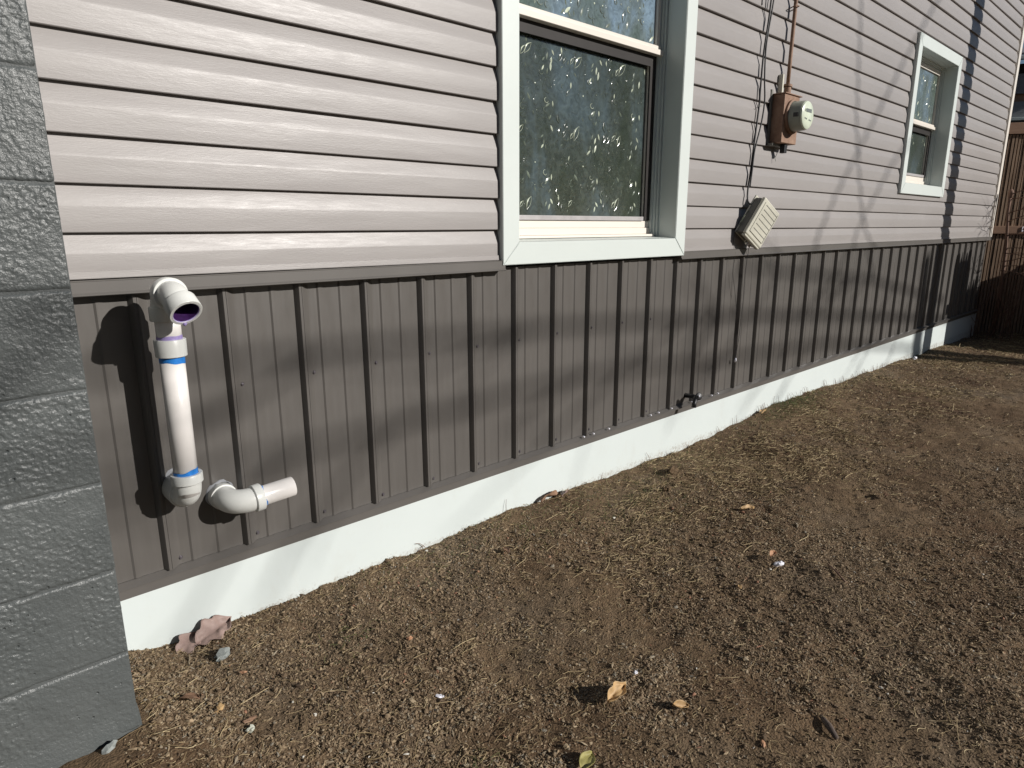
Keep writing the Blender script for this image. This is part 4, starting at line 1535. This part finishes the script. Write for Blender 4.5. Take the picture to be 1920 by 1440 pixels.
scrap('paper_scrap', 1.785, -1.000, 0.042, 0.022, 0.018, -0.5, M['paper'], 'crumpled white paper scrap under an orange brown leaf', 'paper scrap', 1, 0.006)
scrap('paper_scrap', 0.445, -0.701, 0.022, 0.013, 0.006, -0.8, M['paper'], 'small white flake on the grit left of centre', 'paper scrap', 2)
scrap('paper_scrap', 0.895, -1.010, 0.014, 0.012, 0.008, 0.4, M['paper'], 'small bluish white flake just above the tan curled leaf', 'paper scrap', 3)
scrap('paper_scrap', 6.60, -0.055, 0.05, 0.03, 0.03, 0.1, M['paper'], 'white scrap at the board foot near the dark pole shadow', 'paper scrap', 4)
scrap('stone', 0.068, -0.179, 0.050, 0.034, 0.028, 0.5, M['stone_grey'], 'grey flat stone below the mauve leaves', 'stone', 5)
scrap('stone', 0.006, -0.533, 0.021, 0.019, 0.016, 0.5, M['stone_pale'], 'pale rounded pebble in front of the block pier', 'stone', 6)
scrap('stone', -0.262, -0.425, 0.032, 0.020, 0.018, 0.3, M['stone_grey'], 'grey stone chip lying against the foot of the block pier', 'stone', 7)
scrap('brick_chip', 0.079, -0.293, 0.024, 0.013, 0.009, -0.9, M['orange'], 'small orange chip right of the block pier', 'brick chip', 8)
scrap('brick_chip', 0.52, -0.45, 0.02, 0.014, 0.009, 0.2, M['orange'], 'orange brown chip in the middle of the near grit', 'brick chip', 9)
scrap('brick_chip', 0.903, -1.379, 0.02, 0.012, 0.008, 0.6, M['orange'], 'orange chip near the bottom edge right of the tan leaves', 'brick chip', 10)
scrap('wood_chip', -0.03, -0.43, 0.045, 0.018, 0.008, 0.9, M['leaf_tan'], 'pale wood chip beside the corner of the block pier', 'wood chip', 11)
scrap('wood_chip', 0.02, -0.50, 0.035, 0.014, 0.008, 0.2, M['leaf_brown'], 'brown wood chip beside the pale pebble', 'wood chip', 12)
scrap('clod', 2.30, -0.20, 0.06, 0.05, 0.035, 0.3, M['soil'], 'dark soil clod close to the white board below the meter', 'clod', 13)
scrap('clod', 2.10, -0.30, 0.05, 0.035, 0.025, 0.3, M['soil'], 'smaller dark soil clod further out from the white board', 'clod', 14)
g = Geo().tube([(1.905, -1.128, gz(1.905, -1.128) + 0.008), (1.87, -1.17, gz(1.87, -1.17) + 0.010), (1.826, -1.224, gz(1.826, -1.224) + 0.006)], [0.0022, 0.0034, 0.0028], 7).obj('stick', M['twig'], None, True)
tag(g, 'thin straight stick on the grit at the right', 'stick')
g = Geo().tube([(1.105, -1.432, gz(1.1, -1.44) + 0.006), (1.085, -1.46, gz(1.085, -1.46) + 0.013), (1.062, -1.49, gz(1.06, -1.49) + 0.008)], [0.004, 0.009, 0.006], 8, True, 0.6).obj('bark_piece', M['bark'], None, True)
tag(g, 'dark curl of bark near the bottom right', 'bark')
# forked dry twig on the white board and stalks leaning on it
for (tx, pts_) in (
    (0.86, [[(0.90, -0.02, 0.085), (0.885, -0.014, 0.108), (0.868, -0.012, 0.123), (0.85, -0.011, 0.128)], [(0.885, -0.014, 0.108), (0.872, -0.013, 0.104), (0.86, -0.012, 0.09)]]),
):
    g = Geo()
    for q in pts_:
        g.tube(q, 0.0011, 5)
    o = g.obj('twig', M['twig'], None)
    tag(o, 'forked dry twig leaning on the white board left of centre', 'twig')
g = Geo()
rr = random.Random(12)
for i in range(90):
    x = rr.choice((rr.uniform(1.1, 8), rr.uniform(3.2, 6)))
    z0 = gz(x, -0.02)
    h = rr.uniform(0.015, 0.06)
    a = rr.uniform(-0.03, 0.03)
    g.tube([(x, -0.022, z0 - 0.004), (x + a * .4, -0.016, z0 + h * .6), (x + a, -0.012, z0 + h)], [0.0012, 0.001, 0.0006], 4)
o = g.obj('weed_stalks', M['twig'], None)
tag(o, 'thin dry weed stalks standing along the foot of the white board', kind='stuff')

# ------------------------------------------------------------------ far end: batten fence, shrub, neighbour, added board fence, pole
bf = empty('batten_fence', 'brown fence of narrow upright battens beyond the house corner', 'fence', (9.35, 0, 0))
bf.rotation_euler.z = 0.62
FX = 9.35
G = Geo()
y = 0.55
rr = random.Random(3)
Geo().box((FX + 0.012, -1.35, -0.1), (FX + 0.03, 0.62, 2.32)).obj('backing', M['nb_dark'], bf, loc=(-FX, 0, 0))
while y > -1.35:
    w = rr.uniform(0.020, 0.026)
    G.box((FX - 0.014 + rr.uniform(-.003, .003), y - w, -0.1), (FX + 0.011, y, 2.33 + rr.uniform(-0.004, 0.0)))
    y -= w + rr.uniform(0.010, 0.014)
o = G.obj('batten', M['fence'], bf, loc=(-FX, 0, 0))
o['kind'] = 'stuff'
Geo().bbox((FX - 0.035, -1.52, 2.335), (FX + 0.05, 0.64, 2.46), 0.004).obj('cap_rail', M['fence_rail'], bf, loc=(-FX, 0, 0))
Geo().bbox((FX - 0.040, -1.52, 1.21), (FX - 0.018, 0.64, 1.30), 0.003).obj('middle_rail', M['fence_rail'], bf, loc=(-FX, 0, 0))
g = Geo()
g.tube([(FX - 0.043, -0.235, 1.235), (FX - 0.043, -0.235, 1.29)], 0.006, 6).tube([(FX - 0.043, -0.235, 1.29), (FX - 0.043, -0.262, 1.275), (FX - 0.043, -0.262, 1.25), (FX - 0.043, -0.235, 1.235)], 0.005, 6) \
    .tube([(FX - 0.043, -0.295, 1.24), (FX - 0.043, -0.295, 1.33)], 0.005, 6).tube([(FX - 0.043, -0.275, 1.30), (FX - 0.043, -0.32, 1.30)], 0.005, 6)
g.obj('painted_mark', M['paper'], bf, loc=(-FX, 0, 0))  # pale strokes on the middle rail


def branch(G, p, d, L, r, depth, rr, spread=0.6, upb=0.15, tips=None, segs=4, nch=(2, 3)):
    pts = [Vector(p)]
    dd = Vector(d).normalized()
    for i in range(segs):
        dd = (dd + Vector((rr.gauss(0, .12), rr.gauss(0, .12), rr.gauss(0, .1) + upb * 0.2))).normalized()
        pts.append(pts[-1] + dd * L / segs)
    G.tube(pts, [r * (1 - 0.45 * i / segs) for i in range(segs + 1)], 6 if r > 0.01 else 4, False)
    if depth == 0:
        if tips is not None:
            tips.append((pts[-1], dd.copy()))
        return
    for k in range(rr.randint(*nch)):
        t = rr.uniform(0.35, 1.0) if k else 1.0
        i = min(segs, max(1, int(t * segs)))
        nd = (dd + Vector((rr.gauss(0, spread), rr.gauss(0, spread), rr.gauss(0, spread * .7) + upb))).normalized()
        branch(G, pts[i], nd, L * rr.uniform(0.6, 0.85), r * 0.55, depth - 1, rr, spread, upb, tips, segs, nch)


sh = empty('shrub', 'leafless reddish shrub with sideways twigs against the batten fence', 'shrub', (8.98, -0.20, 0.0))
G = Geo()
rr = random.Random(21)
G.tube([(8.97, -0.19, 0.0), (8.96, -0.20, 0.6), (8.955, -0.18, 1.1), (8.93, -0.15, 1.45), (8.94, -0.145, 1.62)], [0.02, 0.018, 0.016, 0.014, 0.020], 8)
G.tube([(8.94, -0.145, 1.60), (8.935, -0.15, 1.66), (8.94, -0.14, 1.70)], [0.018, 0.032, 0.02], 8)
for z, l in ((1.66, .9), (1.60, 1.0), (1.45, .8), (1.35, .7), (1.2, .8), (1.05, .6), (0.9, .7), (0.8, .5), (0.7, .6), (1.0, .4), (0.85, .5)):
    branch(G, (8.95, -0.17, z), (rr.uniform(-.2, .1), -1, rr.uniform(-.1, .45)), l * .55, 0.0075, 2, rr, 0.4, 0.1)
for k in range(14):
    branch(G, (8.9 + rr.uniform(-.15, .2), -0.2 + rr.uniform(-.25, .2), 0.02), (rr.uniform(-.3, .3), rr.uniform(-.3, .3), 1), rr.uniform(.3, .5), 0.006, 2, rr, 0.35, 0.3)
local(G.obj('stems', M['twig'], sh, True), sh)

# board fence added out of frame on the right to shade the far end
sf = empty('stockade_fence', 'grey dog-eared board fence closing off the yard at the far right, out of frame', 'fence', (8.2, -1.25, 0))
xx = 8.30
rr = random.Random(5)
pk = None
while xx < 10.7:
    top = (1.60 if xx < 8.9 else 1.30) + rr.uniform(-0.05, 0.07)
    g = Geo()
    w = 0.088
    V = [(0, 0, -0.1), (w, 0, -0.1), (w, 0, top - 0.12), (w * .5 + .01, 0, top), (w * .5 - .01, 0, top), (0, 0, top - 0.12)]
    V += [(a, 0.018, c) for a, b, c in V]
    F = [(0, 1, 2, 3, 4, 5), (11, 10, 9, 8, 7, 6)] + [(i, (i + 1) % 6 + 0, (i + 1) % 6 + 6, i + 6)[::-1] for i in range(6)]
    o = g.add(V, F).obj('picket', M['picket'], sf, loc=(xx - 8.2, 0, 0))
    xx += w + 0.004
for z in (0.3, 1.0):
    Geo().box((0, 0.0185, z), (2.5, 0.055, z + 0.09)).obj('rail', M['picket'], sf)

# evergreen bush added by the fences to keep the far corner dark
def foliage(name, centers, count, size, mat, label, cat, seed, group=None, trunk=None, kind=None):
    r = np.random.default_rng(seed)
    V = []
    F = []
    tot = sum(c[3] for c in centers)
    for (cx, cy, cz, rad, sq) in centers:
        k = int(count * rad / tot)
        u = r.normal(size=(k, 3))
        u /= np.linalg.norm(u, axis=1)[:, None]
        rr_ = rad * (0.55 + 0.45 * r.random(k) ** 0.5) * (0.8 + 0.35 * np.sin(u[:, 0] * 5 + seed) * np.cos(u[:, 2] * 4 + cx))
        P = u * rr_[:, None] * np.array([1, 1, sq]) + np.array([cx, cy, cz])
        a = r.normal(size=(k, 3))
        a /= np.linalg.norm(a, axis=1)[:, None]
        b = np.cross(a, r.normal(size=(k, 3)))
        b /= np.linalg.norm(b, axis=1)[:, None]
        s = size * (0.6 + 0.8 * r.random(k))[:, None]
        base = len(V)
        q = np.stack([P - a * s, P + b * s * .5, P + a * s, P - b * s * .5], 1).reshape(-1, 3)
        V.extend(map(tuple, q))
        F.extend([(base + 4 * i, base + 4 * i + 1, base + 4 * i + 2, base + 4 * i + 3) for i in range(k)])
    root = empty(name, label, cat, (centers[0][0], centers[0][1], 0), group)
    o = mesh_obj('crown', V, F, mat, root)
    local(o, root)
    G = Geo()
    h = centers[0][2]
    G.tube([(centers[0][0], centers[0][1], -0.2), (centers[0][0] + .05, centers[0][1], h * .5), (centers[0][0], centers[0][1] + .05, h)], [0.05 * h, 0.035 * h, 0.015 * h], 8)
    for c in centers[1:]:
        G.tube([(centers[0][0], centers[0][1], h * .4), (c[0], c[1], c[2])], [0.06, 0.02], 6)
    local(G.obj('trunk', M['bark'], root, True), root)
    return root


foliage('evergreen_bush', [(9.72, -0.90, 0.55, 0.42, 1.2), (9.9, -0.80, 0.95, 0.3, 1.0), (9.6, -1.0, 0.3, 0.35, 0.8)], 5200, 0.035, M['leafgreen'],
        'low dark evergreen bush where the batten fence meets the board fence', 'bush', 77)

# utility pole whose shadow falls across siding, skirt and soil
PT = 2.35
pole = empty('utility_pole', 'weathered wooden utility pole standing out of frame on the right', 'utility pole', (7.10 + 0.47 * PT, -PT, 0))
px_, py_ = 7.10 + 0.47 * PT, -PT
local(Geo().tube([(px_, py_, -0.2), (px_ + .01, py_, 1.5), (px_ + .03, py_, 3.2), (px_ + .04, py_, 5), (px_ + .02, py_, 8)], [0.112, 0.118, 0.126, 0.118, 0.10], 16).obj('shaft', M['pole'], pole, True), pole)
local(Geo().tube([(px_ + .18, py_ + .02, 8), (px_ + .20, py_ + .02, 5.2), (px_ + .16, py_, 4.6), (px_ + .19, py_, 4.2), (px_ + .13, py_, 3.9)], 0.018, 6).obj('cable', M['cable'], pole, True), pole)

# neighbour's house beyond the fence
nb = empty('neighbour_house', 'neighbour house with grey porch roof seen past the far corner', 'house', (11.8, 0.6, 0))
nb.rotation_euler.z = 0.5
ya, yb = -1.6, 4.5
Geo().box((1.2, ya, -0.1), (6.5, yb, 3.3)).obj('wall', M['nb_wall'], nb)
Geo().box((0.25, ya + .02, 3.30), (6.2, yb - .02, 3.60)).obj('soffit', M['nb_dark'], nb)
Geo().box((0.16, ya, 3.18), (0.245, yb, 3.45)).obj('porch_beam', M['nb_wall'], nb)
Geo().box((0.22, ya, 3.07), (0.30, yb, 3.178)).obj('beam_trim', M['fence_rail'], nb)
Geo().box((0.10, ya, 2.84), (0.20, yb, 3.06)).obj('awning_panel', M['nb_wall'], nb)
Geo().bbox((0.02, ya, 2.795), (0.12, yb, 2.835), 0.004).obj('gutter', M['nb_white'], nb)
Geo().bbox((-0.06, ya - .05, 3.605), (0.02, yb, 3.655), 0.004).obj('roof_edge', M['nb_white'], nb)
Geo().add([(-0.05, ya - .05, 3.66), (-0.05, yb, 3.66), (3.0, yb, 4.35), (3.0, ya - .05, 4.35), (-0.05, ya - .05, 3.69), (-0.05, yb, 3.69), (3.0, yb, 4.38), (3.0, ya - .05, 4.38)],
          [(0, 1, 2, 3), (7, 6, 5, 4), (0, 4, 5, 1), (1, 5, 6, 2), (2, 6, 7, 3), (3, 7, 4, 0)]).obj('roof', M['roof_grey'], nb)
Geo().box((0.3, ya + .1, 2.55), (1.19, yb - .1, 2.78)).obj('porch_ceiling', M['nb_dark'], nb)
for yy_ in (-0.25, 1.4):
    Geo().bbox((0.24, yy_, -0.1), (0.32, yy_ + 0.13, 2.79), 0.004).obj('porch_post', M['nb_white'], nb)

# ------------------------------------------------------------------ trees behind the camera: mirrored in the panes, and shading the wall
G = Geo()
rr = random.Random(41)
tx, ty = 23.0, -10.0
bt = empty('bare_tree', 'bare winter tree standing behind the camera in the yard', 'tree', (tx, ty, 0))
T_ = Geo().tube([(tx, ty, -0.2), (tx + .1, ty, 2), (tx, ty + .1, 4.2), (tx - .15, ty + .1, 6.0)], [0.24, 0.19, 0.16, 0.11], 10)
local(T_.obj('trunk', M['bark'], bt, True), bt)
for k in range(9):
    z = rr.uniform(4.2, 6.2)
    a = rr.uniform(0, 2 * PI)
    branch(G, (tx, ty, z), (math.cos(a), math.sin(a), rr.uniform(0.25, 0.9)), rr.uniform(1.6, 2.4), 0.055, 4, rr, 0.42, 0.12, None, 4, (2, 3))
local(G.obj('limbs', M['bark'], bt, True), bt)


def limb_from_shadow(G, pts, t, r):
    """a limb whose sun shadow runs through wall points (x, z)"""
    s = Vector((SUN.x, SUN.y, SUN.z)) / -SUN.y
    return G.tube([Vector((x, 0, z)) + s * (t + dt) for x, z, dt in pts], r, 7, False)


# second tree: long level limbs whose soft shade bands lie on the metal skirt
kx, ky = 12.0, -11.0
lt = empty('spreading_tree', 'bare spreading tree with long level limbs behind the camera', 'tree', (kx, ky, 0))
local(Geo().tube([(kx, ky, -0.2), (kx - .1, ky, 2.4), (kx, ky + .05, 4.6), (kx - .1, ky, 6.5)], [0.26, 0.22, 0.17, 0.1], 10).obj('trunk', M['bark'], lt, True), lt)
G = Geo()
limbs = [([(8, .3, .0), (5, .62, .1), (3, .80, 0), (1.6, .88, .2), (0.2, .92, 0), (-1, 1.0, .1)], 10.2, .026),
         ([(7, .1, .4), (4.6, .45, 0), (3, .54, .3), (1.8, .64, 0), (0.4, .60, .2), (-.8, .66, 0)], 10.9, .023),
         ([(7.5, .55, 0), (5.2, .9, .2), (4.1, .98, 0), (3.2, 1.08, .2)], 9.8, .02)]
for pts_, t, r in limbs:
    limb_from_shadow(G, pts_, t, [r * (1 - .1 * i) for i in range(len(pts_))])
    for i in range(len(pts_) - 1):
        for q in range(3):
            f_ = rr.random()
            x = pts_[i][0] * (1 - f_) + pts_[i + 1][0] * f_
            z = pts_[i][1] * (1 - f_) + pts_[i + 1][1] * f_
            s = Vector((SUN.x, SUN.y, SUN.z)) / -SUN.y
            branch(G, Vector((x, 0, z)) + s * t, (rr.uniform(-1, -.2), rr.uniform(-.4, .4), rr.uniform(-.5, -.05) if q else rr.uniform(-.2, .1)), rr.uniform(.3, .7), r * .5, 1, rr, .3, -.05)
# faint diagonals between meter and far window
for pts_, t, r in [([(4.35, 3.6, 0), (4.5, 2.6, .1), (4.62, 2.0, 0), (4.9, 1.4, .1), (5.4, .9, 0)], 9.0, .012),
                   ([(6.4, 3.4, 0), (5.6, 2.7, .1), (5.0, 2.1, 0), (4.4, 1.5, 0), (4.0, 1.0, 0)], 10.0, .013),
                   ([(6.1, 2.2, 0), (5.4, 1.75, .1), (4.9, 1.3, 0), (4.6, .9, 0)], 10.4, .012)]:
    limb_from_shadow(G, pts_, t, [r] * len(pts_))
local(G.obj('limbs', M['bark'], lt, True), lt)

# unseen brown house, added behind and left of the camera to block sky light
ah = empty('brown_house', 'dark brown two storey house across the yard behind the camera', 'house', (-6, -8.5, 0))
local(Geo().box((-16, -15, -0.2), (2.2, -8.2, 6.6)).obj('wall', M['picket'], ah), ah)
local(Geo().add([(-16.4, -15.4, 6.6), (2.6, -15.4, 6.6), (2.6, -7.8, 6.6), (-16.4, -7.8, 6.6), (-16.4, -11.6, 8.8), (2.6, -11.6, 8.8)],
                [(0, 1, 5, 4), (2, 3, 4, 5), (0, 4, 3), (1, 2, 5), (0, 3, 2, 1)]).obj('roof', M['roof_grey'], ah), ah)
wf = Geo()
for wx in (-1.2, -4.5, -8.0):
    wf.box((wx, -8.19, 1.2), (wx + 1.1, -8.14, 2.6)).box((wx, -8.19, 3.6), (wx + 1.1, -8.14, 4.8))
local(wf.obj('window', M['screen'], ah), ah)

# dense trees further off, mirrored in the window glass
ev = [(17.0, -9.0, 3.6, 2.4, 1.5), (23, -13.0, 4.4, 3.2, 1.3), (15.5, -18.5, 3.0, 2.2, 1.3), (29, -15.0, 3.6, 3.0, 1.1), (23, -23, 4.2, 3.4, 1.1)]
for i, (cx, cy, cz, rad, sq) in enumerate(ev):
    r = random.Random(i + 50)
    cs = [(cx, cy, cz, rad, sq)] + [(cx + r.uniform(-1, 1) * rad * .7, cy + r.uniform(-1, 1) * rad * .7, cz + r.uniform(-.6, .9) * rad, rad * .5, 1) for _ in range(5)]
    foliage('evergreen_tree', cs, 5200, 0.17, M['leafgreen'],
            ['dense evergreen nearest the yard, behind the camera', 'tall dense evergreen second in the row behind the camera', 'dense evergreen at the near end of the row behind the camera',
             'dense evergreen at the far end of the row behind the camera', 'largest evergreen standing back from the row behind the camera'][i], 'tree', 60 + i, 'evergreens behind the camera')
